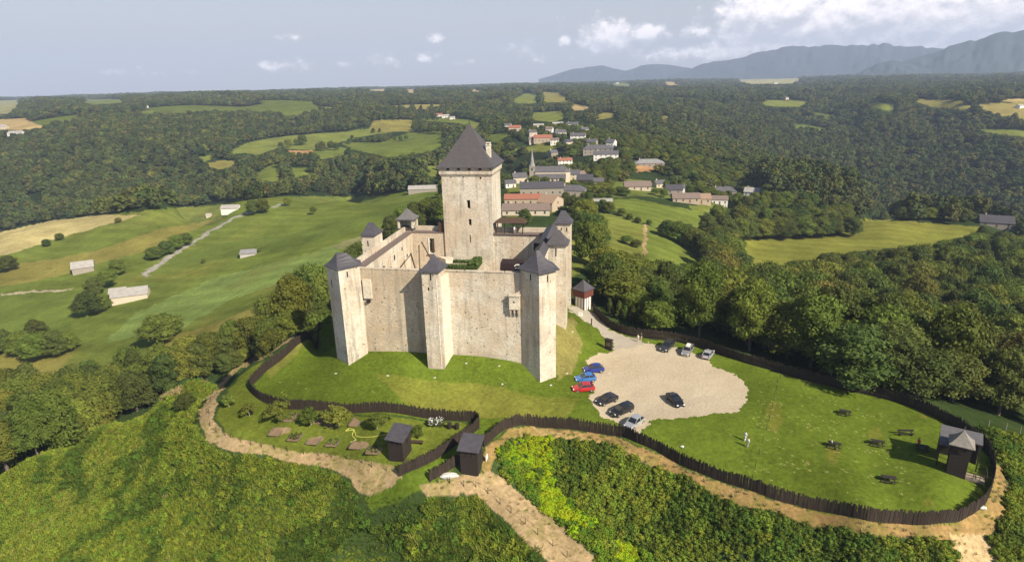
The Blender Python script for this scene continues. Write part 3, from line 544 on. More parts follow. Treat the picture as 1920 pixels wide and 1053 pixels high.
ch=MB(); ch.box(18.9,19.9,36.2,37.2,KE+1,KE+4.6); ch.box(18.8,20.0,36.1,37.3,KE+4.6,KE+4.75); ch.box(18.95,19.15,36.25,37.15,KE+4.75,KE+5.1); ch.box(19.65,19.85,36.25,37.15,KE+4.75,KE+5.1); ch.box(18.85,19.95,36.15,37.25,KE+5.1,KE+5.25); ch.build('chimney',M_stone_pale,keep)
# roofed gallery on the north wall, right of the keep
ga=MB(); ga.add([(20.7,33.4,22.9),(28.2,33.4,22.9),(28.2,36.2,22.9),(20.7,36.2,22.9),(22.2,34.9,24.0),(27.2,34.9,24.0)],[(0,1,5,4),(1,2,5),(2,3,4,5),(3,0,4),(0,3,2,1)]); o=ga.build('gallery_roof',M_wood2,castle)
for u in (21.2,23.2,25.2,27.4): MB().box(u-.1,u+.1,33.55,33.75,WK+.14,22.95).build('post',M_wood,o)
for u in (21.2,27.4): MB().box(u-.1,u+.1,35.5,35.7,TP,22.95).build('post',M_wood,o)
MB().box(2.45,15.18,-.345,-.299,BZ,TP-.01).build('wall_facing',M_stone_warm,castle)
# courtyard
MB().box(.82,33.4,1.7,33.7,8,11.4).build('courtyard_floor',mat('courtyard_gravel',(.42,.36,.28),.95,.5,.2),castle)
for a_,b_,w_ in (((3.2,33.0,18.2),(6.3,30.6,14.2),.22),((3.0,25.5,17.5),(4.6,24.6,12.0),.25),((1.0,14,13.2),(3.0,25.5,17.2),.14),((1.0,16.5,14.6),(1.4,17.3,16.6),.25)): MB().beam(a_,b_,w_).build('courtyard_beam',M_wood2,castle)  # stairs and beams; the longest only traces a sloping line on the west wall
MB().prism([(6.8,33.5),(9.4,31.2),(10.8,31.8),(10.8,33.2),(8.2,33.5)],13,14.6).build('stair_landing',M_stone_pale,castle)
# raised garden bed with a clipped hedge at the foot of the keep
MB().box(10.4,17.6,27.4,33.2,11.4,13.4).build('garden_bed',mat('bed_stone',(.42,.35,.28),.95,.9,.3),castle)
def leafbox(name,boxes,per,size,m_,parent,seed=3):
    g=np.random.default_rng(seed); vs=[]
    for x0,x1,y0,y1,z0,z1 in boxes:
        n=int((x1-x0)*(y1-y0)*(z1-z0)*per)+30; c=g.uniform((x0,y0,z0),(x1,y1,z1),(n,3)); a=g.normal(size=(n,3)); a/=np.linalg.norm(a,axis=1)[:,None]; b=np.cross(a,g.normal(size=(n,3))); b/=np.linalg.norm(b,axis=1)[:,None]
        s=size*g.uniform(.6,1.3,(n,1)); vs.append(np.stack([c-a*s-b*s,c+a*s-b*s,c+a*s+b*s,c-a*s+b*s],1).reshape(-1,3))
    V=np.concatenate(vs); return link(name,mesh_np(name,V,np.arange(len(V)).reshape(-1,4),m_),parent)
M_hedge=leaf_mat('hedge_leaves',(.06,.10,.025),(.09,.13,.035),0,.2)
leafbox('hedge',[(10.4,17.6,27.3,29.0,13.2,14.2),(15.8,17.7,27.6,33.3,13.2,14.9),(10.4,16,32.2,33.4,13.3,14.0)],260,.12,M_hedge,castle)
# painted canopy with a white curl, above the right end of the front wall
cn=MB(); cn.add([(28.2,2.2,21.2),(32.6,2.2,21.2),(32.6,4.4,21.2),(28.2,4.4,21.2),(28.3,2.3,22.5),(32.4,2.3,22.5),(32.4,4.3,22.8),(28.3,4.3,22.8)],[(0,1,5,4),(1,2,6,5),(2,3,7,6),(3,0,4,7),(4,5,6,7)]); o=cn.build('canopy',mat('dark_brown_cloth',(.025,.013,.013),.9),castle)
cu=MB(); pts=[(30.9,22.05),(31.3,22.35),(31.9,22.3),(32.0,22.05),(31.5,21.75),(31.1,21.6)]
for i in range(5): cu.beam((pts[i][0],2.16,pts[i][1]),(pts[i+1][0],2.16,pts[i+1][1]),.05,.2)
cu.build('white_curl',M_white,o)

# ---------------------------------------------------------------- trees
def pt_in_fields(x,y,h,shrink=0):
    """true where a tree of height h would stand on, or hide, one of the open patches"""
    z=hgt(x,y); P=np.stack([x,y,z],-1); r=np.hypot(x,y); bad=np.zeros(len(x),bool)
    for dz in (0,.55*h,.95*h):
        Q=P.copy(); Q[:,2]+=dz; px,py=proj(Q)
        for poly,c,r0,r1 in FIELDS:
            if r0<100: continue
            if dz is not 0 and poly is L_MEADOW: continue
            p=np.array(poly); k=(px>p[:,0].min())&(px<p[:,0].max())&(py>p[:,1].min())&(py<p[:,1].max())&(r>=r0)&(r<=r1)&~bad
            i=np.nonzero(k)[0]
            if len(i): bad[i[inpoly(px[i],py[i],poly)]]=True
    return bad
M_bark=mat('bark',(.16,.13,.10),.9,3,.4,bump=.5); M_bark_pale=mat('pale_bark',(.33,.30,.25),.9,3,.35,bump=.4)
LEAF=[leaf_mat('leaves_mid_green',(.078,.105,.016),(.145,.168,.026),.28),leaf_mat('leaves_dark_green',(.055,.078,.017),(.100,.125,.025),.25),
      leaf_mat('leaves_yellow_green',(.125,.148,.018),(.19,.205,.032),.22),leaf_mat('leaves_olive',(.110,.110,.020),(.155,.148,.030),.22)]
def crown_mesh(name,W_,H_,n,leaf,m_,seed,lobes=26,low=.22,conic=0):
    g=np.random.default_rng(seed)
    # lobes through an uneven volume
    L=[]
    for i in range(lobes):
        t=(i+.5)/lobes; a=i*2.39996+g.uniform(-.5,.5); zz=low+(1-low)*(.12+.80*t)
        env=math.sin(PI*min(1,(.10+.90*((zz-low)/(1-low)))**.75))**.6*(1-conic*t); rr=g.uniform(.40,.92)*env*W_/2
        s=g.uniform(.11,.25)*W_*(.75+.5*env)*(1-.35*conic*t)
        L.append((rr*math.cos(a),rr*math.sin(a),zz*H_,s,s*g.uniform(.65,.95)))
    L.append((0,0,H_*.6,W_*.34,H_*.26)); Lc=np.array(L)
    k=g.integers(0,len(Lc),n); d=g.normal(size=(n,3)); d/=np.linalg.norm(d,axis=1)[:,None]; d[:,2]=np.where(d[:,2]<-.3,-d[:,2]*.5,d[:,2])
    rad=g.uniform(.74,1.0,n)+(g.random(n)**3)*.32; c=Lc[k,:3]+d*np.stack([Lc[k,3],Lc[k,3],Lc[k,4]],1)*rad[:,None]
    # drop leaves buried deep inside other lobes
    q=((c[:,None,:]-Lc[None,:,:3])/np.stack([Lc[:,3],Lc[:,3],Lc[:,4]],1)[None]); ins=((q**2).sum(-1)<.45).any(1); c=c[~ins]; d=d[~ins]; n=len(c)
    nn=d+g.normal(size=(n,3))*.55; nn/=np.linalg.norm(nn,axis=1)[:,None]; a=np.cross(nn,g.normal(size=(n,3))); a/=np.linalg.norm(a,axis=1)[:,None]; b=np.cross(nn,a)
    s=leaf*g.uniform(.55,1.25,(n,1)); V=np.stack([c-a*s,c-b*s*.7,c+a*s,c+b*s*.7],1).reshape(-1,3); F_=np.arange(len(V)).reshape(-1,4)
    # shaded inner boughs: small dense lumps
    me=bmesh.new(); 
    for l in Lc:
        r=bmesh.ops.create_icosphere(me,subdivisions=1,radius=1); 
        for v in r['verts']: v.co=Vector((l[0]+v.co.x*l[3]*.66,l[1]+v.co.y*l[3]*.66,l[2]+v.co.z*l[4]*.66))
    me.verts.ensure_lookup_table(); cv=np.array([v.co for v in me.verts]); cf=np.array([[v.index for v in f.verts] for f in me.faces]); me.free()
    m2=bpy.data.meshes.new(name); m2.from_pydata(np.concatenate([V,cv]).tolist(),[],F_.tolist()+(cf+len(V)).tolist()); m2.materials.append(m_); m2.update(); return m2
def trunk_mesh(name,H_,W_,r,seed,m_,low=.3,br=6):
    g=random.Random(seed); mb=MB(); p=[(0,0,-.6,r*1.35),(0.0,0,.1,r*1.1),(g.uniform(-.2,.2),g.uniform(-.2,.2),H_*.3,r*.8),(g.uniform(-.3,.3),g.uniform(-.3,.3),H_*.6,r*.45),(0,0,H_*.85,r*.12)]
    mb.loft([[(x+q*math.cos(a*PI/3.5),y+q*math.sin(a*PI/3.5),z) for a in range(7)] for x,y,z,q in p])
    for i in range(br):
        a=i*2*PI/br+g.uniform(-.3,.3); z0=H_*g.uniform(low*.8,.5); L=W_*g.uniform(.28,.42); mb.cyl((0,0,z0),(L*math.cos(a),L*math.sin(a),z0+H_*g.uniform(.12,.28)),r*.42,r*.1,5,False)
    me=bpy.data.meshes.new(name); me.from_pydata(mb.v,[],mb.f); me.materials.append(m_); me.update(); return me
PROTO=[]   # (crown mesh, trunk mesh) built 10 m tall and 9 m wide
for i in range(8):
    mt=LEAF[[0,1,2,0,1,3,0,1][i]]; W_=[9,8.5,9.5,10,7.5,9.5,8,9][i]
    PROTO.append((crown_mesh('crown_%s'%'abcdefgh'[i],W_*.92,10.6,9500,.25,mt,100+i,lobes=[34,30,40,32,28,38,42,26][i],low=[.2,.15,.25,.2,.12,.2,.3,.2][i]),trunk_mesh('trunk',10,W_,.28,i,M_bark)))
CON=(crown_mesh('crown_narrow',4.6,10,4500,.26,LEAF[1],140,lobes=22,low=.08,conic=.75),trunk_mesh('trunk',10,4,.2,20,M_bark,br=3))
LEAF_FAR=[leaf_mat('far_leaves_green',(.058,.075,.018),(.095,.112,.026),.3,.15),leaf_mat('far_leaves_dark',(.038,.055,.017),(.066,.085,.024),.3,.15),leaf_mat('far_leaves_light',(.085,.100,.018),(.13,.14,.03),.25,.15),leaf_mat('far_leaves_olive',(.075,.078,.020),(.105,.105,.03),.25,.15)]
FARC=[crown_mesh('far_crown',9,10,420,.95,LEAF_FAR[[0,1,2,1,3][i]],200+i,lobes=11,low=.12) for i in range(5)]
ALLT=[]   # x,y,h,w,proto,zone
TREELAB={
 'band':('leafy green tree in the dense shrub band below the left slope','trees of the band below the left slope'),
 'wood':('broadleaf tree in the dense wood behind the right palisade','trees of the wood behind the right palisade'),
 'farm':('tree beside the farm buildings on the left meadows','trees beside the meadow farm'),
 'village':('tree standing among the houses of the village ridge','village trees'),
 'castle':('tall green tree close behind the castle walls','trees close behind the castle'),
 'ridge':('tree in the belt along the green field right of the castle','trees of the belt right of the castle'),
 'valley':('tree of the forest edge beyond the left meadows','trees of the forest beyond the meadows'),
 'rvalley':('tree on the wooded slope of the right hand valley','trees of the right hand valley')}
def add_tree(px,py,h,w,proto=None,zone='village',label=None):
    p=at(px,py); ALLT.append([p.x,p.y,h,w,random.randrange(8) if proto is None else proto,zone,label])
# trees one can point at: picture position of the foot, height, width
for t in [(20,508,8.5,10,1),(128,541,8,9,1),(150,535,9,10,0),(172,528,9.5,9,1),(198,522,10,10,0),(222,516,8,9,0),(172,592,11,13,1),(190,585,8,9,0),(228,572,6,6,0),(292,487,7,9,0),(312,478,8,9,1),(332,468,8,9,0),(350,460,7,8,0),(205,540,9,10,3),(180,555,9,10,6),
          (420,418,8,9,1),(455,407,10,10,0),(475,403,10,10,6),(494,399,9,10,0)]: add_tree(*t,zone='farm')
for t,l in [((88,462,4.6,5.5,1),'lower of the two lone round trees in the stubble field at the left edge'),((113,450,4.2,5,0),'upper of the two lone round trees in the field at the left edge'),((305,640,9.5,14,3),'wide pale-trunked tree standing alone on the left meadow slope'),((382,493,2.2,2.2,0),'tiny bush alone in the green meadow left of the castle'),((484,472,2.4,4,0),'small bush beside the grey field shed'),((588,402,5,5,6),'thin lone tree at the top of the green meadow left of the castle'),((222,417,3,4,5),'dry scrub bush on the edge of the pale stubble field'),((540,386,6,6,2),'pale green tree at the forest corner by the far farm track')]: add_tree(*t,zone='farm',label=l)
for t in [(5,660,9,10,1),(45,665,9,10,0),(75,675,10,11,4),(108,668,10,10,1),(130,660,8,8,0),(70,640,9,10,6)]: add_tree(*t,zone='farm')
for t in [(560,598,14,13,1),(592,590,17,13,0),(510,618,11,12,6),(535,612,12,11,2),(612,600,15,11,0),(662,520,12,9,2),(680,505,11,10,0),(735,452,12,10,1),(755,440,13,10,0),(780,432,14,11,1),(805,428,14,11,0),(822,430,14,10,6),(700,470,9,8,2),(840,420,12,10,0),
          (1098,432,13,11,0),(1092,452,12,10,1),(1114,478,15,12,1),(1108,500,14,11,0),(1120,462,12,11,4),(1015,425,8,9,1),(1035,420,8,9,0),(1058,415,9,9,0),(985,420,7,8,2),(1080,410,10,10,2)]: add_tree(*t,zone='castle')
# scrub trees around and below the promontory, and hedges between the right-hand fields
for t in [(1180,412,3,4,0),(1195,418,3,4,1),(1165,405,4,5,0),(1175,457,3.5,6,3),(1192,463,3,5,0),(1130,395,6,6,5),(1142,400,6,6,0),(1217,421,2.5,3,0)]: add_tree(*t,zone='ridge')
for t in [(1250,445,8,9,1),(1268,452,9,10,0),(1285,460,10,10,1),(1300,470,10,10,0),(1318,482,11,11,1),(1335,498,12,12,0),(1352,520,13,12,4),(1340,470,12,12,0),(1325,445,12,11,1),(1355,480,13,12,6),(1365,455,12,11,1),(1345,425,12,10,0),(1330,520,12,12,1),(1372,505,13,12,0),(1385,540,14,13,1),(1325,412,9,7,1)]: add_tree(*t,zone='ridge')
for i,x in enumerate(range(1385,1600,15)): add_tree(x,452-(x-1385)*.035-random.uniform(0,6),12,12,[0,1,6,4,1][i%5],'ridge')
for i,x in enumerate(range(1392,1600,19)): add_tree(x,428-random.uniform(0,8),11,12,[0,2,6,1][i%4],'ridge')
for i,x in enumerate(range(1640,1850,17)): add_tree(x,409+random.uniform(-2,3)+(x-1640)*.03,8,9,[1,0,2,5,6][i%5],'ridge')
def sample(polypx,s,hr,wr,zone,rr=(60,9000),protos=range(8),seed=1):
    """fill a picture-bounded piece of ground with trees about s metres apart"""
    g=np.random.default_rng(seed); p=np.array(polypx,float); H3=hit(p[:,0],p[:,1]); x0,y0=H3[:,:2].min(0)-20; x1,y1=H3[:,:2].max(0)+20
    nx=int((x1-x0)/s)+1; ny=int((y1-y0)/s)+1; X,Y=np.meshgrid(x0+(np.arange(nx)+.5)*s,y0+(np.arange(ny)+.5)*s); X=(X+g.uniform(-.42,.42,X.shape)*s).ravel(); Y=(Y+g.uniform(-.42,.42,Y.shape)*s).ravel()
    ok=inpoly(X,Y,[tuple(q) for q in H3[:,:2]]); X=X[ok];Y=Y[ok]; r=np.hypot(X,Y)
    for x,y in zip(X,Y): ALLT.append([x,y,g.uniform(*hr),g.uniform(*wr),int(g.choice(list(protos))),zone,None])
add_tree(352,768,3.2,4.2,1,'band','dark rounded bush alone on the crest left of the sandy path bend')
for x,y in ((604,600),(585,610),(568,620),(550,630),(532,640),(514,650),(497,660),(478,669),(460,678),(442,687),(424,698)): add_tree(x,y,random.uniform(3.5,6),random.uniform(5,7),zone='band')
for x,y,h in ((527,278,8),(541,277,11),(556,273,9),(566,272,13),(571,270,12),(597,283,10),(605,283,12),(621,282,12),(631,282,10),(640,274,6),(655,270,8),(669,267,7),(683,267,7),(693,267,7),(704,267,8),(715,267,7),(729,265,6),(740,265,7),(751,265,8),(762,264,8),(779,248,10),(788,248,10),(797,249,11),(806,249,11),(815,250,11),(824,250,11),(833,251,10),(550,300,9),(562,301,10),(574,301,9),(585,302,11),(592,304,10),(540,302,10),(700,249,7),(712,248,6),(660,262,7),(665,290,7),(775,300,8)): add_tree(x,y,h,h*.95,zone='valley')
H_before=len(ALLT)
sample([(-40,900),(-40,780),(110,735),(250,712),(330,700),(430,672),(520,640),(590,612),(618,598),(560,628),(500,662),(440,690),(400,712),(300,755),(200,800),(100,850),(0,905)],5.2,(7,14),(6.5,12),'band',protos=(0,0,6,3,2,1,0,6),seed=4)
sample([(1135,585),(1110,545),(1200,555),(1300,560),(1385,545),(1480,525),(1620,505),(1800,488),(1960,488),(1960,822),(1880,795),(1800,778),(1713,752),(1566,718),(1463,690),(1390,668),(1346,650),(1313,640),(1272,630),(1215,622),(1182,606)],7.6,(9,17),(8,15),'wood',protos=(0,1,4,1,5,0,6,1,0),seed=5)
sample([(1120,560),(1135,520),(1180,505),(1230,515),(1330,520),(1350,545),(1250,560),(1140,590)],7,(10,13),(9,12),'wood',protos=(0,1,2,6,0),seed=15)
sample([(1110,350),(1180,340),(1240,330),(1300,345),(1400,350),(1400,300),(1300,280),(1160,265),(1150,300),(1110,320)],8,(6,10),(8,11),'village',seed=6)
sample([(1000,245),(1090,238),(1165,262),(1160,300),(1100,298),(1040,278),(960,262)],7,(4,6.5),(5,8),'village',seed=8)
sample([(955,405),(1000,412),(1100,400),(1110,372),(1060,372),(1035,405)],7,(4,7),(5,8),'village',seed=9)
sample([(950,330),(1000,312),(1110,318),(1180,350),(1180,372),(1120,375),(1060,372),(960,350)],8.5,(3.5,6.5),(5,7.5),'village',seed=11)
sample([(1180,350),(1250,345),(1420,372),(1420,385),(1300,378),(1200,372)],9,(3.5,6.5),(5,7.5),'village',seed=12)
sample([(900,300),(1000,292),(1060,296),(1100,310),(1090,290),(1000,290),(940,280),(895,285)],8,(7,10),(8,10),'village',seed=7)
X_=np.array([t[0] for t in ALLT[H_before:]]);Y_=np.array([t[1] for t in ALLT[H_before:]])
px_,py_=proj(np.stack([X_,Y_,hgt(X_,Y_)],-1)); bad=np.zeros(len(X_),bool); site=[(500,700),(640,560),(1075,560),(1112,575),(1134,600),(1182,622),(1272,634),(1346,654),(1429,680),(1566,718),(1713,756),(1769,780),(1830,812),(1880,850)]
for i,(x,y) in enumerate(zip(X_,Y_)):
    r=math.hypot(x,y)
    if r<210 and ALLT[H_before+i][5]=='wood' and px_[i]<1300 and py_[i]>585: ALLT[H_before+i][2]*=.6; ALLT[H_before+i][3]*=.6
bad|=pt_in_fields(X_,Y_,np.array([t[2] for t in ALLT[H_before:]])) & np.array([t[5] not in('band',) for t in ALLT[H_before:]])
ALLT[H_before:]=[t for t,b in zip(ALLT[H_before:],bad) if not b]
HOUSES_XY=[]   # filled by the house list, read by the woodland

# ---------------------------------------------------------------- houses
WALLC={'white':M_white,'cream':mat('cream_render',(.55,.47,.36),.9,1.2,.2),'ochre':mat('ochre_render',(.43,.34,.245),.9,1.2,.2),'stone':mat('rubble_wall',(.33,.29,.24),.95,2.2,.35),'timber':M_wood2,'grey':mat('grey_render',(.42,.40,.37),.9,1.2,.2),'open':M_wood2}
ROOFC={'slate':mat('village_slate',(.115,.108,.115),.55,.8,.35,bump=.3,bscale=4),'dark':M_slate,'red':mat('red_tiles',(.32,.125,.08),.8,1.6,.35,bump=.3,bscale=5),'brown':mat('brown_tiles',(.20,.15,.125),.8,1.2,.35,bump=.3,bscale=5),'light':mat('pale_sheet_roof',(.36,.335,.305),.6,.5,.3),'ochre':mat('ochre_tiles',(.30,.20,.135),.85,1.4,.3),'grey':mat('grey_sheet_roof',(.27,.255,.25),.6,.6,.3),'white':M_white}
M_pane=mat('dark_panes',(.03,.035,.04),.15,spec=.6); M_shut=mat('shutters',(.14,.09,.07),.7)
def house(px,py,L,D,h,rh,rot,wall,roof,label,cat='house',kind='gable',nwin=4,chim=1,group=None,name=None,door=True,front=True,z=None,detail=True):
    p=at(px,py) if z is None else Vector(z); rot=R(rot)
    if front: # the given picture point is the middle of the near wall
        d=Vector((-math.sin(rot),math.cos(rot),0)); c=p+d*D/2
    else: c=p.copy()
    c.z=gz(c.x,c.y); HOUSES_XY.append((c.x,c.y,max(L,D)*.62))
    o=empty(name or ('barn' if 'barn' in cat else 'shed' if 'shed' in cat else 'house'),c,rot,label,cat,group)
    x,y=L/2,D/2; low=-1.8; ov=.35 if L>5 else .15
    def rf(mb,x,y,z0,rh,kind,ov):
        X,Yv=x+ov,y+ov
        if kind=='gable': 
            mb.add([(-X,-Yv,z0-.12),(X,-Yv,z0-.12),(X,Yv,z0-.12),(-X,Yv,z0-.12),(-X,0,z0+rh),(X,0,z0+rh),(-X,-Yv,z0-.30),(X,-Yv,z0-.30),(X,Yv,z0-.30),(-X,Yv,z0-.30),(-X,0,z0+rh-.2),(X,0,z0+rh-.2)],[(0,1,5,4),(2,3,4,5),(7,6,10,11),(9,8,11,10),(0,6,7,1),(3,2,8,9),(0,4,10,6),(4,3,9,10),(5,1,7,11),(2,5,11,8)])
        elif kind=='hip':
            k=min(X*.6,Yv*.85); mb.add([(-X,-Yv,z0-.05),(X,-Yv,z0-.05),(X,Yv,z0-.05),(-X,Yv,z0-.05),(-X+k,0,z0+rh),(X-k,0,z0+rh)],[(0,1,5,4),(1,2,5),(2,3,4,5),(3,0,4),(0,3,2,1)])
        else: mb.add([(-X,-Yv,z0-.05),(X,-Yv,z0-.05),(X,Yv,z0+rh),(-X,Yv,z0+rh),(-X,-Yv,z0-.2),(X,-Yv,z0-.2),(X,Yv,z0+rh-.15),(-X,Yv,z0+rh-.15)],[(0,1,2,3),(7,6,5,4),(0,4,5,1),(1,5,6,2),(2,6,7,3),(3,7,4,0)])
    w=MB()
    if wall=='open':
        for sx in np.linspace(-x,x,max(3,int(L/4))):
            for sy in (-y,y): w.box(sx-.12,sx+.12,sy-.12,sy+.12,low,h)
        w.build('post',M_wood2,o)
    else:
        w.box(-x,x,-y,y,low,h)
        if kind=='gable': w.add([(-x,-y,h),(-x,y,h),(-x,0,h+rh-.15),(x,-y,h),(x,y,h),(x,0,h+rh-.15)],[(0,1,2),(3,5,4),(0,2,5,3),(1,4,5,2)])
        w.build('wall',WALLC[wall],o)
    r=MB(); rf(r,x,y,h,rh,kind,ov); ro=r.build('roof',ROOFC[roof],o)
    if chim and detail:
        for k in range(chim):
            cx_=(-.32+.64*k)*L; m=MB(); m.box(cx_-.35,cx_+.35,-.3,.3,h+rh*.4,h+rh+.8); m.box(cx_-.42,cx_+.42,-.37,.37,h+rh+.8,h+rh+.95); m.build('chimney',WALLC['cream'],ro)
    if nwin and detail and wall!='open':
        fl=2 if h>4.6 else 1; n=0
        for f in range(fl):
            for k in range(nwin):
                if f==0 and k==nwin//2 and door:
                    cx_=-x+(k+.5)*L/nwin; MB().box(cx_-.5,cx_+.5,-y-.06,-y+.05,0,2.1).build('door',M_shut,o); continue
                cx_=-x+(k+.5)*L/nwin; zz=(1.0 if f==0 else 3.6)
                wn=MB().box(cx_-.42,cx_+.42,-y-.05,-y+.05,zz,zz+1.25).build('window',M_pane,o)
                MB().box(cx_-.55,cx_+.55,-y-.12,-y+.02,zz-.12,zz-.02).build('sill',M_white,wn)
        for f in range(fl):
            MB().box(x-.05,x+.05,-.45,.45,1+2.6*f,2.2+2.6*f).build('window',M_pane,o)
    return o
# farm on the left meadows
house(244,566,15,10,3.2,2.6,22,'cream','light','pale roofed farm barn with an open front beside the left meadow track','barn','gable',0,0)
house(222,560,7,6,3.0,1.8,22,'white','light','white cottage against the near side of the pale roofed farm barn','house','gable',2,0)
house(157,512,10,8,3.0,2.8,30,'stone','light','pale roofed stone barn half hidden by dark trees beyond the farm','barn','gable',0,0)
house(465,481,8,4.5,1.8,1.2,12,'grey','grey','low grey field shed standing alone in the green meadow','shed','shed',0,0)
house(431,400,12,7,3.0,2.0,4,'white','light','white walled farm building beside the lane at the wood','barn','gable',0,0)
house(391,408,5,4,2.4,1.2,4,'cream','light','small pale hut left of the white walled farm building','shed','gable',0,0)
house(793,361,22,9,3.0,2.2,2,'stone','light','long beige roofed barn on the meadow edge left of the keep','barn','gable',0,0)
# village ridge
house(981,384,21,8,3.6,2.2,-4,'ochre','red','red tiled farmhouse directly right of the keep','house','gable',5,0)
house(986,404,24,10,3.0,2.6,-4,'cream','brown','long brown slate roofed farm building in front of the red tiled farmhouse','house','gable',5,1)
house(1021,396,9,14,5.2,3.0,-30,'ochre','ochre','ochre gabled house at the right end of the red tiled farmhouse','house','gable',2,1)
house(1016,366,27,10,4.6,3.4,-2,'stone','dark','long dark slate roofed building in front of the church','house','gable',6,2)
house(1072,368,16,9,3.6,3.0,-14,'stone','slate','slate roofed house right of the long dark roof below the church','house','hip',4,1)
house(1096,350,11,10,5.0,3.2,-10,'timber','dark','dark timber gabled barn on the right of the church','barn','gable',0,0)
house(1122,349,7,7,3.4,2.2,-10,'stone','slate','low slate roofed annex at the right of the dark timber barn','shed','gable',1,0)
house(976,344,10,8,4.6,2.8,10,'cream','slate','cream house with slate roof touching the left of the church tower','house','gable',3,1)
house(958,352,7,6,3.2,2.0,10,'white','slate','low white cottage at the left edge of the church cluster','house','gable',2,0)
house(1075,338,9,12,4.8,2.6,-6,'cream','slate','cream slate roofed house behind the right end of the nave','house','gable',3,1)
house(1060,311,13,8,5.0,2.0,2,'white','red','white house with a short red roof just behind the church','house','gable',4,1)
house(1018,268,20,9,4.6,3.0,-4,'ochre','red','wide bright red tiled house in the upper village','house','gable',5,1)
house(1040,272,9,7,4.8,1.8,-4,'white','brown','small bright white house below the wide red tiled house','house','gable',3,0)
house(1001,270,10,8,4.0,2.6,10,'cream','brown','brown roofed house at the left end of the wide red tiled house','house','gable',3,1)
house(953,242,9,8,4.4,2.2,0,'white','slate','white slate roofed house leftmost in the upper village','house','gable',3,0)
house(965,247,14,8,4.4,2.6,-8,'cream','red','pinkish red roofed house in the upper left of the village','house','gable',4,1)
house(1010,241,12,7,3.6,1.8,0,'white','light','low white house with a pale roof alone between trees in the upper village','house','gable',3,0)
house(1052,257,12,8,4.8,2.8,10,'white','slate','white slate roofed house in the middle of the upper village','house','gable',4,1)
house(1046,238,13,7,4.0,2.0,0,'white','light','pale roofed long house highest in the upper village','house','gable',3,0)
house(1073,240,15,8,5.0,2.2,-6,'white','slate','white house with grey roof at the top right of the village','house','gable',4,1)
house(1083,264,16,9,5.0,2.8,-12,'white','slate','large white house with grey slate roof above the manor','house','gable',4,1)
house(1068,274,8,7,4.2,2.4,20,'cream','dark','small dark roofed house left of the large white one','house','gable',2,0)
house(1121,290,28,9,5.0,3.6,-8,'stone','slate','long slate roofed manor wing on the right of the village','house','hip',6,2)
house(1136,301,22,9,5.4,2.8,-6,'white','slate','white walled front range of the manor on the right of the village','house','gable',5,1)
house(1143,281,8,9,7.2,3.0,-30,'white','slate','tall white gabled house at the right end of the manor','house','gable',2,1)
house(1218,313,26,14,2.8,3.0,-6,'brown' if 0 else 'stone','grey','wide low grey hipped roof house above an orange earth bank','house','hip',5,1)
house(1196,357,18,9,2.8,3.2,-4,'cream','brown','brown roofed cottage among trees right of the village','house','gable',4,0)
house(1264,364,11,8,3.2,3.0,-10,'stone','dark','dark roofed cottage with a white gable at the ridge hamlet','house','gable',2,0)
house(1281,362,2.2,6,3.6,2.4,-10,'white','slate','narrow white gable end beside the dark roofed cottage','house','gable',0,0)
house(1287,381,17,8,3.0,2.8,-4,'ochre','brown','brown roofed left half of the long hamlet barn','barn','gable',4,0)
house(1315,383,12,8,3.2,2.8,-4,'ochre','ochre','lighter roofed right half of the long hamlet barn','barn','gable',3,0)
house(1358,368,19,10,3.6,3.2,-6,'stone','slate','grey slate roofed house behind the long hamlet barn','house','hip',4,1)
house(1349,385,10,8,3.4,2.0,-14,'white','brown','white walled shed at the right front of the hamlet','house','gable',3,0)
house(1408,369,11,10,3.4,2.8,-30,'white','light','pale gabled house standing apart on the right of the hamlet','house','gable',3,1)
house(1868,428,18,12,3.0,3.8,-28,'stone','dark','dark slate roof rising from trees at the far right edge','house','gable',3,1)
house(836,221,14,8,3.6,2.2,0,'white','light','white house left of the three on the meadow edge above the keep','house','gable',3,0)
house(822,219,14,8,3.6,2.4,0,'white','red','reddish roofed house at the left of the white houses above the keep','house','gable',3,0)
house(848,224,9,7,3.2,1.8,0,'white','light','small white house right of the three on the meadow edge above the keep','house','gable',2,0)
house(27,256,20,13,4.2,3.2,6,'white','light','bright white house in front of the tan field at the left edge','house','gable',4,0)
house(2,243,14,10,4.5,3,6,'cream','light','cream house cut by the left edge of the view beside the tan field','house','gable',3,0)
for a_ in ((1000,256,9,7,4.2,2.4,14,'cream','slate','small cream house between trees left of the wide red tiled house'),(1029,249,8,7,4.2,2.2,-18,'white','brown','small white house with brown roof above the wide red tiled house'),(1098,250,9,7,4.4,2.4,24,'white','slate','small white slate roofed house at the upper right end of the village'),(1108,274,10,8,4.0,2.8,-26,'stone','slate','stone house squeezed between the large white house and the manor'),(1040,293,8,7,4.0,2.4,30,'stone','slate','small stone house alone in trees between church and upper village'),(1092,334,7,6,3.4,2.0,30,'cream','brown','tiny cream cottage behind the dark timber barn'),(1240,352,8,6,3.0,2.2,18,'cream','slate','small cottage in trees between the brown cottage and the hamlet')):
    house(*a_,'house','gable',2,1)
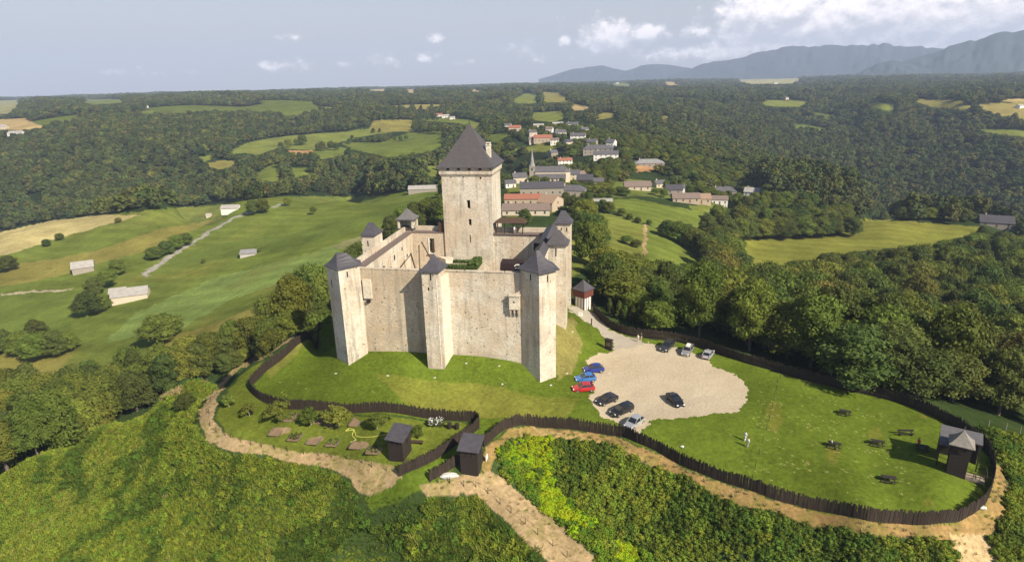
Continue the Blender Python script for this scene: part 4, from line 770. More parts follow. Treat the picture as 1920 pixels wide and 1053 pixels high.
# tiny distant houses
fh=[(192,207),(197,206),(271,203),(368,196),(375,195)]+[(470+i*7+ (i%3)*3,178-(i%4)*1.6) for i in range(9)]+[(615+i*9,173-(i%3)*2) for i in range(4)]+[(682,167),(692,167),(712,161),(742,164),(757,163),(780,165),(786,163),(812,166),(818,165),(842,164),(886,160),(898,158),(906,158),(912,159),(920,157),(928,158),(934,159),(942,157),(950,158),(958,159),(968,156),(982,158),(1004,156),(1082,155),(1098,153),(1112,154),(1118,153),(1140,157),(1158,158),(1300,152),(1318,154),(1336,155),(1342,154),(1420,153),(1455,158),(1476,187),(1497,155),(1508,152),(1562,160),(1850,173),(1872,174),(1888,178),(1916,203),(1772,150),(1780,149)]
for i,(x,y) in enumerate(fh):
    p=at(x,y); r=math.hypot(p.x,p.y); s=max(1,r*F**-1*2.6/4.2) if r>1200 else 1; s=min(s,1.5)
    house(x,y,random.uniform(10,15)*s,8*s,(3.6+(i%2)*1.2)*s,2.2*s,random.uniform(-25,25),['white','cream','white','grey'][i%4],['light','red','brown','slate'][(i*7)%4],'tiny pale house scattered among the woods near the horizon','house','gable',0,0,group='distant houses near the horizon',detail=False)
# the church
def church():
    p=at(1032,343); rot=R(-5); o=empty('church',p,rot,'village church with slender grey spire and long buttressed nave','church'); HOUSES_XY.append((p.x,p.y,16))
    w=MB(); w.box(-11,11,-4,4,-2,8.6); w.build('wall',WALLC['cream'],o)
    w=MB(); w.prism([(11,-3.2),(13.6,-2),(14.4,0),(13.6,2),(11,3.2)],-2,8.2); w.build('apse',WALLC['cream'],o)
    w=MB(); w.box(-11,11,-8,-4,-2,4.6); w.build('aisle_wall',WALLC['cream'],o)
    r=MB(); r.add([(-11.4,-4.4,8.5),(11.2,-4.4,8.5),(11.2,4.4,8.5),(-11.4,4.4,8.5),(-11.4,0,12.2),(11.2,0,12.2)],[(0,1,5,4),(2,3,4,5),(1,2,5),(3,0,4),(0,3,2,1)])
    r.prism([(11,-3.6),(14,-2.2),(14.9,0),(14,2.2),(11,3.6)],8.2,8.4); r.add([(11.1,-3.6,8.41),(14,-2.2,8.41),(14.9,0,8.41),(14,2.2,8.41),(11.1,3.6,8.41),(11.1,0,11.4)],[(0,1,5),(1,2,5),(2,3,5),(3,4,5)]); r.build('roof',ROOFC['slate'],o)
    r=MB(); r.add([(-11.3,-8.4,4.5),(11.3,-8.4,4.5),(11.3,-4.0,7.2),(-11.3,-4.0,7.2),(-11.3,-8.4,4.3),(11.3,-8.4,4.3),(11.3,-4,7),(-11.3,-4,7)],[(0,1,2,3),(7,6,5,4),(0,4,5,1),(1,5,6,2),(3,7,4,0)]); r.build('aisle_roof',ROOFC['slate'],o)
    for k in range(8):
        x=-9.6+k*2.75
        MB().box(x-.45,x+.45,-8.06,-7.9,1.2,3.9).build('window',M_pane,o); MB().box(x+1.0,x+1.5,-8.7,-8,-2,4.0).build('buttress',WALLC['stone'],o)
    t=MB(); t.box(-15.0,-11.2,-3.6,.2,-2,13.0); t.box(-15.2,-11.0,-3.8,.4,12.0,12.3); tw=t.build('tower',WALLC['stone'],o)
    s=MB(); rg=[]
    for z,q in ((13.0,2.2),(14.4,1.6),(25.5,.05)): rg.append([(-13.1+q*math.cos(a*PI/4+PI/8),-1.7+q*math.sin(a*PI/4+PI/8),z) for a in range(8)])
    s.loft(rg); s.build('spire',ROOFC['grey'],tw)
    for z in (9.6,): MB().box(-13.6,-12.6,-3.66,-3.5,z,z+1.8).build('louvre',M_dark,tw)
church()
w=at(1127,378); mb=MB(); mb.box(-7,7,-.3,.3,-1,1.8); mb.box(-7.1,7.1,-.38,.38,1.8,1.95); o=mb.build('garden_wall',WALLC['grey'],None,w,R(-3)); tag(o,'pale free-standing garden wall between trees below the village','wall')

# ---------------------------------------------------------------- woodland: the largest trees one by one, the rest as one mass
hx=np.array(HOUSES_XY)
def near_house(x,y,z,h):
    b=np.zeros(len(x),bool)
    for X,Yh,rad in hx:
        r=math.hypot(X,Yh); ux,uy=X/r,Yh/r; d=(x-X)*ux+(y-Yh)*uy; l=np.abs((x-X)*uy-(y-Yh)*ux)
        clear=rad+np.where(h<7.2,h*1.3,np.minimum(h*3.0,30 if r<950 else 60))
        b|=(l<rad+3)&(d<rad+3)&(d>-clear)
    return b
def forest():
    g=np.random.default_rng(9); pts=[]
    for r0,r1,s in ((150,420,7.5),(420,800,8.0),(800,1300,10),(1300,2000,13),(2000,3200,20),(3200,6500,40)):
        a0=R(45); A=(r1*r1-r0*r0)*a0; n=int(A/s/s*1.15); r=np.sqrt(g.uniform(r0*r0,r1*r1,n)); a=g.uniform(-a0,a0,n); pts.append(np.stack([r*np.sin(a),r*np.cos(a),np.full(n,s)],1))
    P=np.concatenate(pts); x,y,s=P.T; r=np.hypot(x,y); z=hgt(x,y); px,py=proj(np.stack([x,y,z],-1))
    k=(px>-120)&(px<2040); x,y,s,r,z,px,py=[q[k] for q in (x,y,s,r,z,px,py)]
    # keep clear: promontory, meadows, quilt of far fields
    nearr=np.hypot(x+5,y-115)<95; k=~nearr
    k&=~((r<300)&(px>560)&(px<1110)); k&=~((r<260)); 
    k&=~((px>-60)&(px<830)&(r<500)&inpoly(px,py,L_MEADOW)); 
    k&=~(inpoly(px,py,[(890,420),(950,330),(1090,330),(1120,360),(1350,395),(1350,440),(1215,500),(1060,600),(880,560)])&(r<420))
    x,y,s,r,z,px,py=[q[k] for q in (x,y,s,r,z,px,py)]
    h=g.uniform(.6,1.25,len(x))*np.where(r<1500,11,12)*np.clip(s/13,1,1.9)**.4
    bad=pt_in_fields(x,y,h); cell=vnoise(x,y,230,11)*.6+vnoise(x,y,90,12)*.4; bad|=(cell>.645)&(r>1300)
    vb=inpoly(px,py,[(890,300),(950,230),(1100,225),(1170,260),(1260,300),(1440,345),(1430,400),(1090,380),(890,410)])&(r<1000)&(g.random(len(x))<.75); bad|=vb; h=np.where(inpoly(px,py,[(890,300),(950,225),(1100,215),(1200,250),(1300,300),(1440,345),(1430,400),(1090,380),(890,410)])&(r<1100),h*.6,h)
    bad|=near_house(x,y,z,h)
    return [q[~bad] for q in (x,y,s,r,z,h)]
fx,fy,fs,fr,fz,fhh=forest()
# join with the placed trees, take the 290 that show largest as things
T=[t for t in ALLT]
tx=np.array([t[0] for t in T]);ty=np.array([t[1] for t in T]); nb=near_house(tx,ty,0,np.array([t[2] for t in T]))
T=[t for t,b in zip(T,nb) if not b or t[6]]
def crown_of(i):
    return CON if i==99 else PROTO[i]
print('placed trees',len(T),'forest',len(fx))
mine=[]
def tree_label(x,y,z,h,w,p,zn):
    tone=['mid-green','dark green','yellow-green','mid-green','dark green','olive','mid-green','dark green'][p%8] if p!=99 else 'dark green'
    a,b=proj((x,y,z+h*.7)); r=math.hypot(x,y)
    size='small' if h*w<80 else 'broad' if w>12.2 else 'tall' if h>13.5 else 'middling'
    if zn=='wood':
        where='behind the gatehouse' if a<1200 else 'above the car park' if a<1330 else 'behind the three parked cars' if a<1420 else 'above the picnic meadow' if a<1570 else 'above the upper picnic table' if a<1700 else 'above the watchtower' if a<1830 else 'at the right edge'
        row='front row' if r<165 else 'second row' if r<195 else 'middle' if r<235 else 'rear'
        return '%s %s tree in the %s of the wood %s'%(size,tone,row,where)
    if zn=='band':
        where='left edge of the view' if a<110 else 'leftmost slope' if a<230 else 'lone pale-trunked tree' if a<360 else 'left bend of the sandy path' if a<480 else 'castle end of the palisade'
        return '%s %s shrub-band tree near the %s, %s side'%(size,tone,where,'meadow' if b<620+(400-a)*.25 else 'crop')
    side='left' if a<880 else 'right'
    if zn=='castle': return '%s %s tree behind the castle, %s of the keep, %s'%(size,tone,side,'high on the slope' if b<400 else 'beside the walls')
    if zn=='farm': return '%s %s tree by the left meadow %s'%(size,tone,'farm' if 140<a<260 and b>450 else 'lane hedge' if 260<=a<380 else 'far barn' if a>380 else 'lower copse' if b>560 else 'left edge')
    if zn=='ridge': return '%s %s tree of the belt %s'%(size,tone,'along the green field right of the castle' if a<1390 else 'above the yellow field' if a<1620 else 'at the yellow field end')
    if zn=='valley': return '%s %s tree of the field hedges beyond the left valley'%(size,tone)
    return '%s %s tree among the houses of the village ridge, %s'%(size,tone,'below the church' if b>330 else 'above the church')
for t in T:
    x,y,h,w,p,zn,lab=t; z=gz(x,y); a,b=proj((x,y,z+h*.6)); inside=(-30<a<1950)&(-30<b<1083); mine.append((0 if lab else 1, -(h*w)/(x*x+y*y) if inside else 0,t,z))
mine.sort(key=lambda q:(q[0],q[1]))
NT=292
for i,(_,_,t,z) in enumerate(mine[:NT]):
    x,y,h,w,p,zn,lab=t; cm,tm=crown_of(p); k=h/10; kw=w/9
    o=empty('tree',(x,y,z-.1),random.uniform(0,6.28)); L_,G_=TREELAB[zn]; tag(o,lab or tree_label(x,y,z,h,w,p,zn),'tree',None if lab else G_)
    c=link('crown',cm,o); c.scale=(kw,kw,k); c2=link('trunk',M_TR if False else tm,o); c2.scale=(kw,kw,k)
rest=mine[NT:]

def scatter(name,xyz,rot,scl,pick,protos,mt,label=None,kind='stuff'):
    """one object: many copies of a few meshes over a cloud of points"""
    me=bpy.data.meshes.new(name); n=len(xyz); me.vertices.add(n); me.vertices.foreach_set('co',np.asarray(xyz,np.float32).ravel())
    for nm,ty,arr,key in (('rot','FLOAT',rot,'value'),('scl','FLOAT_VECTOR',scl,'vector'),('pick','INT',pick,'value')):
        a=me.attributes.new(nm,ty,'POINT'); a.data.foreach_set(key,np.asarray(arr,np.int32 if ty=='INT' else np.float32).ravel())
    o=link(name,me); o['kind']=kind
    if label: o['label']=label
    ng=bpy.data.node_groups.new(name,'GeometryNodeTree'); ng.interface.new_socket('Geometry',in_out='INPUT',socket_type='NodeSocketGeometry'); ng.interface.new_socket('Geometry',in_out='OUTPUT',socket_type='NodeSocketGeometry')
    N=ng.nodes; L=ng.links; gi=N.new('NodeGroupInput'); go=N.new('NodeGroupOutput'); iop=N.new('GeometryNodeInstanceOnPoints'); g2=N.new('GeometryNodeGeometryToInstance')
    for po in protos[::-1]:
        oi=N.new('GeometryNodeObjectInfo'); oi.inputs['Object'].default_value=po; oi.inputs['As Instance'].default_value=True; oi.transform_space='ORIGINAL'; L.new(oi.outputs['Geometry'],g2.inputs[0])
    def attr(nm,ty):
        a=N.new('GeometryNodeInputNamedAttribute'); a.data_type=ty; a.inputs['Name'].default_value=nm; return [s for s in a.outputs if s.enabled][0]
    L.new(gi.outputs[0],iop.inputs['Points']); L.new(g2.outputs[0],iop.inputs['Instance']); iop.inputs['Pick Instance'].default_value=True
    L.new(attr('pick','INT'),iop.inputs['Instance Index']); L.new(attr('scl','FLOAT_VECTOR'),iop.inputs['Scale'])
    cb=N.new('ShaderNodeCombineXYZ'); L.new(attr('rot','FLOAT'),cb.inputs[2]); L.new(cb.outputs[0],iop.inputs['Rotation']); L.new(iop.outputs[0],go.inputs[0])
    md=o.modifiers.new('copies','NODES'); md.node_group=ng; return o
def proto_obj(name,me):
    return bpy.data.objects.new(name,me)   # never linked: only its shape is copied by the scatter
FP=[proto_obj('far_crown',m) for m in FARC]; NP_=[proto_obj('crown',PROTO[i][0]) for i in (0,1,4,6)]
g=np.random.default_rng(5)
X=list(zip(fx,fy,fz-.5)); n=len(X); bigs=np.clip(fs/9,1,3.2)
W9=g.uniform(.75,1.4,n)*bigs
near=fr<470
idx=np.where(near,5+g.integers(0,4,n),0); idx=np.where(near,idx,g.choice(5,n,p=[.3,.28,.08,.26,.08]))
XY=np.array(X); scl=np.stack([W9,W9,fhh/10],1)
if rest:
    rx=np.array([(t[0],t[1],z-.1) for _,_,t,z in rest]); XY=np.concatenate([XY,rx]); scl=np.concatenate([scl,[(t[3]/9,t[3]/9,t[2]/10) for _,_,t,z in rest]]); idx=np.concatenate([idx,[5+(t[4]%4) for _,_,t,z in rest]])
scatter('woodland',XY,g.uniform(0,6.28,len(XY)),scl,idx,FP+NP_,None,'woods covering the valleys and hills all round')

# ---------------------------------------------------------------- palisades
def polyline(pts,step):
    P=hit(np.array([p[0] for p in pts],float),np.array([p[1] for p in pts],float))[:,:2]
    # Catmull-Rom through the traced points
    Q=np.vstack([2*P[0]-P[1],P,2*P[-1]-P[-2]]); out=[]
    for i in range(1,len(Q)-2):
        n=max(2,int(np.linalg.norm(Q[i+1]-Q[i])/.4))
        for k in range(n):
            t=k/n; out.append(.5*((2*Q[i])+(-Q[i-1]+Q[i+1])*t+(2*Q[i-1]-5*Q[i]+4*Q[i+1]-Q[i+2])*t*t+(-Q[i-1]+3*Q[i]-3*Q[i+1]+Q[i+2])*t**3))
    out.append(Q[-2]); out=np.array(out); s=np.concatenate([[0],np.cumsum(np.linalg.norm(np.diff(out,axis=0),axis=1))]); n=int(s[-1]/step); u=np.linspace(0,s[-1],n)
    return np.stack([np.interp(u,s,out[:,0]),np.interp(u,s,out[:,1])],1)
M_stake=mat('palisade_stakes',(.048,.032,.022),.85,.9,.55,bump=.4,bscale=4,stretch=(5,5,.6),col2=(.016,.012,.010))
def palisade(pts,label,h=1.95,end_rough=False):
    L=polyline(pts,.17); z=hgt(L[:,0],L[:,1]); c0=Vector((L[0,0],L[0,1],z[0])); root=empty('palisade',c0,0,label,'fence'); mb=MB(); g=random.Random(len(L))
    for i,(x,y) in enumerate(L):
        j=min(i,len(L)-2); d=Vector((L[j+1,0]-L[j,0],L[j+1,1]-L[j,1],0)).normalized(); n_=Vector((-d.y,d.x,0)); b=Vector((x,y,z[i]))-c0; hh=h*g.uniform(.84,1.12); w_=g.uniform(.075,.10); o=n_*g.uniform(-.03,.03); ln=d*g.uniform(-.06,.06)
        q=[b+o-d*w_-n_*.035,b+o+d*w_-n_*.035,b+o+d*w_+n_*.035,b+o-d*w_+n_*.035]
        vs=[(*(v.xy),v.z-.4) for v in q]+[tuple(v+ln+Vector((0,0,hh-.12))) for v in q]+[tuple(b+o+ln+Vector((0,0,hh+.05)))]
        mb.add(vs,[(0,1,5,4),(1,2,6,5),(2,3,7,6),(3,0,4,7),(4,5,8),(5,6,8),(6,7,8),(7,4,8)])
    mb.build('stakes',M_stake,root)
    for hh in (.5,1.45):
        rl=MB()
        for i in range(0,len(L)-8,8):
            a=Vector((L[i,0],L[i,1],z[i]+hh))-c0; b=Vector((L[i+8,0],L[i+8,1],z[i+8]+hh))-c0; d=(b-a).normalized(); o=Vector((-d.y,d.x,0))*.09; rl.beam(a+o,b+o,.06,.1)
        rl.build('rail',M_wood,root)
    return root
palisade([(623,603),(598,621),(579,636),(540,664),(500,695),(480,714),(470,728),(481,745),(506,757),(542,766),(612,771),(664,774),(785,781),(845,787),(889,790),(899,798),(892,808),(877,820),(834,850),(785,877),(749,893)],'dark palisade curving from the castle past the kitchen garden to the path end')
palisade([(806,903),(822,893),(850,877),(868,864)],'short piece of dark palisade left of the gate hut, ending by the white stone')
palisade([(908,838),(930,818),(955,801),(1000,798),(1100,808),(1165,818),(1195,830),(1240,851),(1300,881),(1360,904),(1404,917),(1448,934),(1492,947),(1551,960),(1625,975),(1684,980),(1743,982),(1787,979),(1813,969),(1843,948),(1857,920),(1862,895),(1859,868),(1848,845),(1830,828),(1800,806),(1769,790),(1713,764),(1654,746),(1566,726),(1463,699),(1429,689),(1390,678),(1346,663),(1313,652),(1272,641),(1226,635),(1182,629),(1156,621),(1134,607),(1112,584)],'long dark palisade looping round the car park and picnic meadow',2.05)

# ---------------------------------------------------------------- wooden huts
def hut(px,py,w_,d_,h,rot,label,slope=.9,zf=0):
    p=at(px,py); o=empty('wooden_hut',p,R(rot),label,'hut'); x,y=w_/2,d_/2
    b=MB(); nb=int(h/.28)
    for k in range(nb):
        z0=-.6 if k==0 else k*.28; o_=.012*(k%2); b.box(-x-o_,x+o_,-y-o_,y+o_,z0,(k+1)*.28-.012)
    b.box(-x+.05,x-.05,-y+.05,y-.05,-.6,nb*.28+.02)
    wl=b.build('wall',M_wood,o); H=nb*.28
    r=MB(); ov=.35; r.add([(-x-ov,-y-ov,H-.05),(x+ov,-y-ov,H-.05),(x+ov,y+ov,H+slope),(-x-ov,y+ov,H+slope),(-x-ov,-y-ov,H-.17),(x+ov,-y-ov,H-.17),(x+ov,y+ov,H+slope-.12),(-x-ov,y+ov,H+slope-.12)],[(0,1,2,3),(7,6,5,4),(0,4,5,1),(1,5,6,2),(2,6,7,3),(3,7,4,0)]); r.build('roof',M_slate,o)
    g=MB(); g.add([(-x,-y+.02,H),(x,-y+.02,H),(x,y,H),(-x,y,H),(-x,y-.02,H+slope-.15),(x,y-.02,H+slope-.15)],[(0,1,5,4),(2,3,4,5),(0,4,3),(1,2,5)]); g.build('gable',M_wood,o)
    for cx_ in (-.5,.35): 
        wn=MB().box(cx_-.14,cx_+.14,-y-.05,-y+.02,H-1.15,H-.45).build('window',M_dark,o); MB().box(cx_-.2,cx_-.14,-y-.06,-y,H-1.2,H-.4).build('frame',M_wood2,wn)
    MB().box(x-.02,x+.05,-.15,.3,H-1.1,H-.45).build('window',M_white if zf else M_dark,o)
    return o
o=hut(751,851,2.5,2.6,3.4,-20,'black wooden hut standing in the kitchen garden',1.0)
o2=hut(885,874,2.7,2.6,3.65,-14,'black wooden gate hut between the two palisades',1.0)
p=at(782,831); mb=MB(); mb.box(-1.0,1.0,-.3,.3,.35,.45); mb.box(-.9,-.8,-.25,.25,0,.35); mb.box(.8,.9,-.25,.25,0,.35); tag(mb.build('garden_bench',M_wood2,None,p,R(-6)),'low reddish bench against the right side of the garden hut','bench')
p=at(913,866); mb=MB(); mb.box(-.35,.35,-.04,.04,.5,1.3); mb.cyl((0,.06,-.4),(0,.06,.8),.05); tag(mb.build('sign_board',M_white,None,p,R(70)),'white board leaning on the right side of the gate hut','sign')
# white boulder slab
def rock(name,px,py,sx,sy,sz,m_,label,seed,rz=0):
    g=random.Random(seed); bm=bmesh.new(); bmesh.ops.create_icosphere(bm,subdivisions=3,radius=1)
    for v in bm.verts:
        d=v.co; k=1+.12*math.sin(3*d.x+seed)+.1*math.sin(5*d.y+2*seed)+.08*math.sin(4*d.z); v.co=Vector((d.x*sx*k,d.y*sy*k,max(d.z,-.4)*sz*k))
    me=bpy.data.meshes.new(name); bm.to_mesh(me); bm.free(); me.materials.append(m_); p=at(px,py); o=link(name,me,None,p,rz); return tag(o,label,'stone')
M_chalk=mat('chalk_stone',(.62,.59,.54),.9,1.5,.3,bump=.5)
rock('stone_slab',843,892,1.55,.5,.45,M_chalk,'long white stone slab lying beside the short palisade end',2,R(4))
rock('stone',1842,952,.42,.35,.4,M_chalk,'single round white stone at the foot of the palisade near the right bend',5)
rock('stone',1279,837,.3,.25,.2,M_chalk,'tiny white stone lying in the meadow left of the walkers',7)
for i,(x,y) in enumerate(((645,674),(727,704),(815,708),(874,681),(936,686),(942,720),(1033,722),(630,700),(1063,700),(1073,622),(1142,700))): rock('stone',x,y,.22,.18,.14,M_chalk,'small pale stone in the grass below the castle wall',10+i)['group']='pale stones in the castle grass'
for o_ in [q for q in COL.objects if q.get('group')=='pale stones in the castle grass']: o_['label']='small pale stone lying in the castle lawn below the walls'

# ---------------------------------------------------------------- watch tower at the end of the meadow
p=at(1791,884); root=empty('wooden_watchtower',p,R(-34),'dark boarded wooden watchtower with pyramid roof and attached open sheds','watchtower'); root.scale=(.76,.76,.95)
b=MB(); 
for k in range(19): b.box(-1.45-.012*(k%2),1.45+.012*(k%2),-1.45-.012*(k%2),1.45+.012*(k%2),-.4 if k==0 else k*.27,k*.27+.262)
b.box(-1.4,1.4,-1.4,1.4,0,5.15); b.build('wall',M_wood,root)
r=MB(); bellroof(r,[(-1.5,-1.5),(1.5,-1.5),(1.5,1.5),(-1.5,1.5)],5.1,1.9,.5,flare=.25); r.cyl((0,0,6.8),(0,0,7.7),.05,.02,6); r.build('roof',mat('pale_shingle',(.23,.21,.18),.8,2.5,.35,bump=.4),root)
MB().box(-.35,.35,-1.52,-1.42,3.7,4.4).build('shutter',M_wood2,root)
r=MB(); r.add([(-3.2,.2,3.9),(-1.2,.2,3.9),(-1.2,2.9,4.6),(-3.2,2.9,4.6),(-3.2,.2,3.78),(-1.2,.2,3.78),(-1.2,2.9,4.48),(-3.2,2.9,4.48)],[(0,1,2,3),(7,6,5,4),(0,4,5,1),(1,5,6,2),(2,6,7,3),(3,7,4,0)]); r.build('side_roof',M_slate3 if 0 else mat('shed_slate',(.12,.115,.12),.6,1.2,.3),root)
r=MB(); r.add([(-3.2,2.6,4.3),(3.4,2.6,4.3),(3.4,5.6,5.0),(-3.2,5.6,5.0),(-3.2,2.6,4.15),(3.4,2.6,4.15),(3.4,5.6,4.85),(-3.2,5.6,4.85)],[(0,1,2,3),(7,6,5,4),(0,4,5,1),(1,5,6,2),(2,6,7,3),(3,7,4,0)]); r.build('shed_roof',MATS['shed_slate'],root)
for x,y,h in ((-3.0,.4,3.8),(-3.0,2.7,4.2),(3.2,2.8,4.2),(3.2,5.4,4.8),(-3.0,5.4,4.8),(0,5.4,4.8)): MB().box(x-.1,x+.1,y-.1,y+.1,-.5,h).build('post',M_wood,root)
MB().box(-3.0,3.2,5.45,5.55,-.3,4.7).build('back_wall',M_wood,root); MB().box(-3.1,-3.0,2.8,5.4,-.3,4.2).build('side_wall',M_wood,root)
for a,c in (((1.5,-1.2,1.1),(4.6,-1.2,1.1)),((1.5,-1.2,.6),(4.6,-1.2,.6)),((4.6,-1.2,1.1),(4.6,1.9,1.1))): MB().beam(a,c,.08).build('railing',M_wood2,root)
for x,y in ((2.6,-1.2),(3.6,-1.2),(4.6,-1.2),(4.6,1)): MB().box(x-.05,x+.05,y-.05,y+.05,-.3,1.15).build('railing_post',M_wood2,root)
MB().box(1.47,4.4,-1.3,.6,-.3,.10).build('step_slab',mat('slab',(.30,.24,.18),.9,1,.2),root)
# gatehouse
p=at(1093,576); root=empty('gatehouse',p,R(-45),'small half-timbered gatehouse with red boarded upper storey and slate roof','gatehouse')
MB().box(-1.35,1.35,-1.35+0,1.35,-.6,3.0).build('wall',M_white,root)
for k,(x,y) in enumerate(((-1.37,-1.37),(1.37,-1.37),(1.37,1.37),(-1.37,1.37))): MB().box(x-.12,x+.12,y-.12,y+.12,-.6,3.05).build('timber',M_wood2,root)
for t in (-.45,.45): MB().box(t-.08,t+.08,-1.42,-1.3,-.3,3).build('timber',M_wood2,root); MB().box(1.3,1.42,t-.08,t+.08,-.3,3).build('timber',M_wood2,root)
MB().box(-1.42,-1.3,-.5,.5,-.3,2.3).build('door',M_dark,root); MB().box(-.38,.38,-1.40,-1.33,.2,2.3).build('door',M_dark,root) if 0 else None
MB().box(-1.75,1.75,-1.75,1.75,3.05,4.9).build('upper_storey',mat('red_boards',(.14,.045,.03),.8,2,.4,stretch=(6,6,.6)),root)
r=MB(); bellroof(r,[(-1.75,-1.75),(1.75,-1.75),(1.75,1.75),(-1.75,1.75)],4.9,2.2,.3,flare=.15); r.build('roof',M_slate,root)

# ---------------------------------------------------------------- cars
M_glass=mat('car_glass',(.015,.018,.022),.06,spec=.8); M_tyre=mat('tyre',(.02,.02,.02),.85); M_rim=mat('rim',(.55,.55,.55),.3,metal=.8); M_hl=mat('headlight',(.75,.75,.72),.1,spec=.8); M_tl=mat('taillight',(.35,.02,.02),.25); M_blk=mat('black_trim',(.025,.025,.027),.5)
def paint(nm,c,metal=.3,ro=.28): return mat(nm,c,ro,coat=.8,metal=metal)
def car_proto(m_,L=4.1,Wd=1.74,H=1.48,kind='hatch',box=False):
    """nose towards +X, standing on z=0"""
    parts=[]; hw=Wd/2; l=L/2
    hood=.92 if kind!='van' else 1.02; belt=.96 if kind!='van' else 1.05
    tail={'hatch':l-.10,'saloon':l-.05,'van':l-.08}[kind]
    st=[(l,.32,.58,.62),(l-.06,.24,.70,.80),(l-.35,.20,hood-.16,.92),(l-.95,.18,hood-.02,.98),(l-1.25,.18,belt,1.0),(0,.18,belt+.02,1.0),(-l+.9,.18,belt+.03,1.0),(-l+.35,.20,belt+.02,.97),(-l+.08,.26,belt-.05,.90),(-l,.36,belt-.22,.80)]
    rings=[]
    for x,zb,zt,k in st:
        w=hw*k; rings.append([(x,-w*.92,zb),(x,-w,zb+.18),(x,-w,zb+(zt-zb)*.7),(x,-w*.93,zt-.03),(x,-w*.80,zt),(x,w*.80,zt),(x,w*.93,zt-.03),(x,w,zb+(zt-zb)*.7),(x,w,zb+.18),(x,w*.92,zb)])
    b=MB(); b.loft(rings); parts.append(('body',b,m_,True))
    # glasshouse: windscreen, roof line, tailgate
    x0=l-1.15; x1=l-1.95; x2=(-l+.85 if kind=='hatch' else -l+1.35 if kind=='saloon' else -l+.35); x3=(-l+.22 if kind=='hatch' else -l+.65 if kind=='saloon' else -l+.12)
    g=MB(); gr=[]
    for x,z0,z1,k0,k1 in ((x0,belt-.03,belt-.01,.90,.90),(x1,belt-.03,H-.06,.93,.74),((x1+x2)/2,belt-.03,H-.02,.94,.76),(x2,belt-.03,H-.07,.92,.73),(x3,belt-.05,belt+.02,.86,.84)):
        gr.append([(x,-hw*k0,z0),(x,-hw*k1,z1-.03),(x,-hw*k1*.9,z1),(x,hw*k1*.9,z1),(x,hw*k1,z1-.03),(x,hw*k0,z0)])
    g.loft(gr); parts.append(('windows',g,M_glass,False))
    r=MB(); rr=[]
    for x,z,k in ((x1+.06,H-.085,.72),(x1-.15,H-.035,.76),((x1+x2)/2,H,.78),(x2+.1,H-.045,.75),(x2-.06,H-.10,.72)): rr.append([(x,-hw*k,z-.03),(x,-hw*k*.9,z+.02),(x,hw*k*.9,z+.02),(x,hw*k,z-.03)])
    r.loft(rr); parts.append(('roof',r,m_,True))
    pl=MB()
    for s in (-1,1):
        for xa,za,ka,xb,zb,kb in ((x0+.05,belt-.03,.91,x1+.03,H-.08,.745),(x2,H-.08,.735,x3,belt+.0,.86),((x1+x2)/2,belt,.955,(x1+x2)/2-.05,H-.04,.77)):
            pl.beam((xa,s*hw*ka,za),(xb,s*hw*kb,zb),.07,.06)
    parts.append(('pillars',pl,m_,False))
    return parts
def car(nose,tail,m_,label,kind='hatch',L=4.1,H=1.48,Wd=1.74,box=False,chrome=False):
    a=Z(nose[0],nose[1],.4); b=Z(tail[0],tail[1],.4); c=(a+b)/2; rz=math.atan2(a[1]-b[1],a[0]-b[0]); z=gz(c[0],c[1])
    o=empty('parked_car',(c[0],c[1],z+.03),rz,label,'car')
    for nm,b_,mm,sm in car_proto(m_,L,Wd,H,kind): b_.build(nm,mm,o,smooth=False,bevel=.03 if nm in('body',) else 0)
    l=L/2; hw=Wd/2
    for x in (l-.80,-l+.72):
        for s in (-1,1):
            t=MB(); t.cyl((x,s*(hw-.20),.31),(x,s*(hw+.005),.31),.315,n=18); w=t.build('wheel',M_tyre,o); q=MB(); q.cyl((x,s*(hw-.02),.31),(x,s*(hw+.02),.31),.20,.185,14); q.build('rim',M_rim,w)
    for s in (-1,1):
        q=MB(); q.box(l-.22,l-.03,s*hw*.50 if s>0 else s*hw*.82,s*hw*.82 if s>0 else s*hw*.50,.56,.74); q.build('headlight',M_hl,o,bevel=.02)
        q=MB(); q.box(-l+.0,-l+.16,s*hw*.58 if s>0 else s*hw*.86,s*hw*.86 if s>0 else s*hw*.58,.62,.90); q.build('taillight',M_tl,o,bevel=.02)
        q=MB(); q.box(l-1.42,l-1.30,s*(hw+.02) if s>0 else s*(hw+.17),s*(hw+.17) if s>0 else s*(hw+.02),.90,1.02); q.build('mirror',m_,o)
    MB().box(l-.02,l+.012,-.38,.38,.36,.52).build('grille',M_blk,o); MB().box(-l-.015,-l+.02,-.26,.26,.50,.62).build('number_plate',M_white,o); MB().box(l+.012,l+.02,-.26,.26,.26,.35).build('number_plate',M_white,o)
    MB().box(-l-.02,-l+.03,-.6,.6,.3,.42).build('bumper',M_blk,o)
    if box: q=MB(); q.box(-.9,.7,-.38,.38,H+.06,H+.40); q.build('roof_box',M_white,o,bevel=.1)
    return o
P_=paint
car((1093,694),(1132,691),P_('dark_blue_paint',(.02,.04,.26)),'deep blue hatchback, farthest of the three cars facing the castle lawn',H=1.55)
car((1078,713),(1117,710),P_('light_blue_paint',(.06,.20,.52)),'light blue hatchback between the deep blue car and the red car',L=4.0)
car((1074,731),(1113,728),P_('red_paint',(.42,.02,.025),.1),'bright red hatchback at the left edge of the car park')
car((1118,758),(1157,743),P_('graphite_paint',(.035,.032,.035),.4),'dark graphite hatchback just below the red car',L=4.3)
car((1144,779),(1187,761),P_('black_paint',(.018,.018,.02),.3),'black estate car beside the silver car by the palisade','van',4.5,1.56)
car((1172,806),(1206,783),P_('silver_paint',(.55,.55,.55),.6,.3),'silver hatchback nearest the palisade at the bottom of the car park',L=4.2,H=1.52)
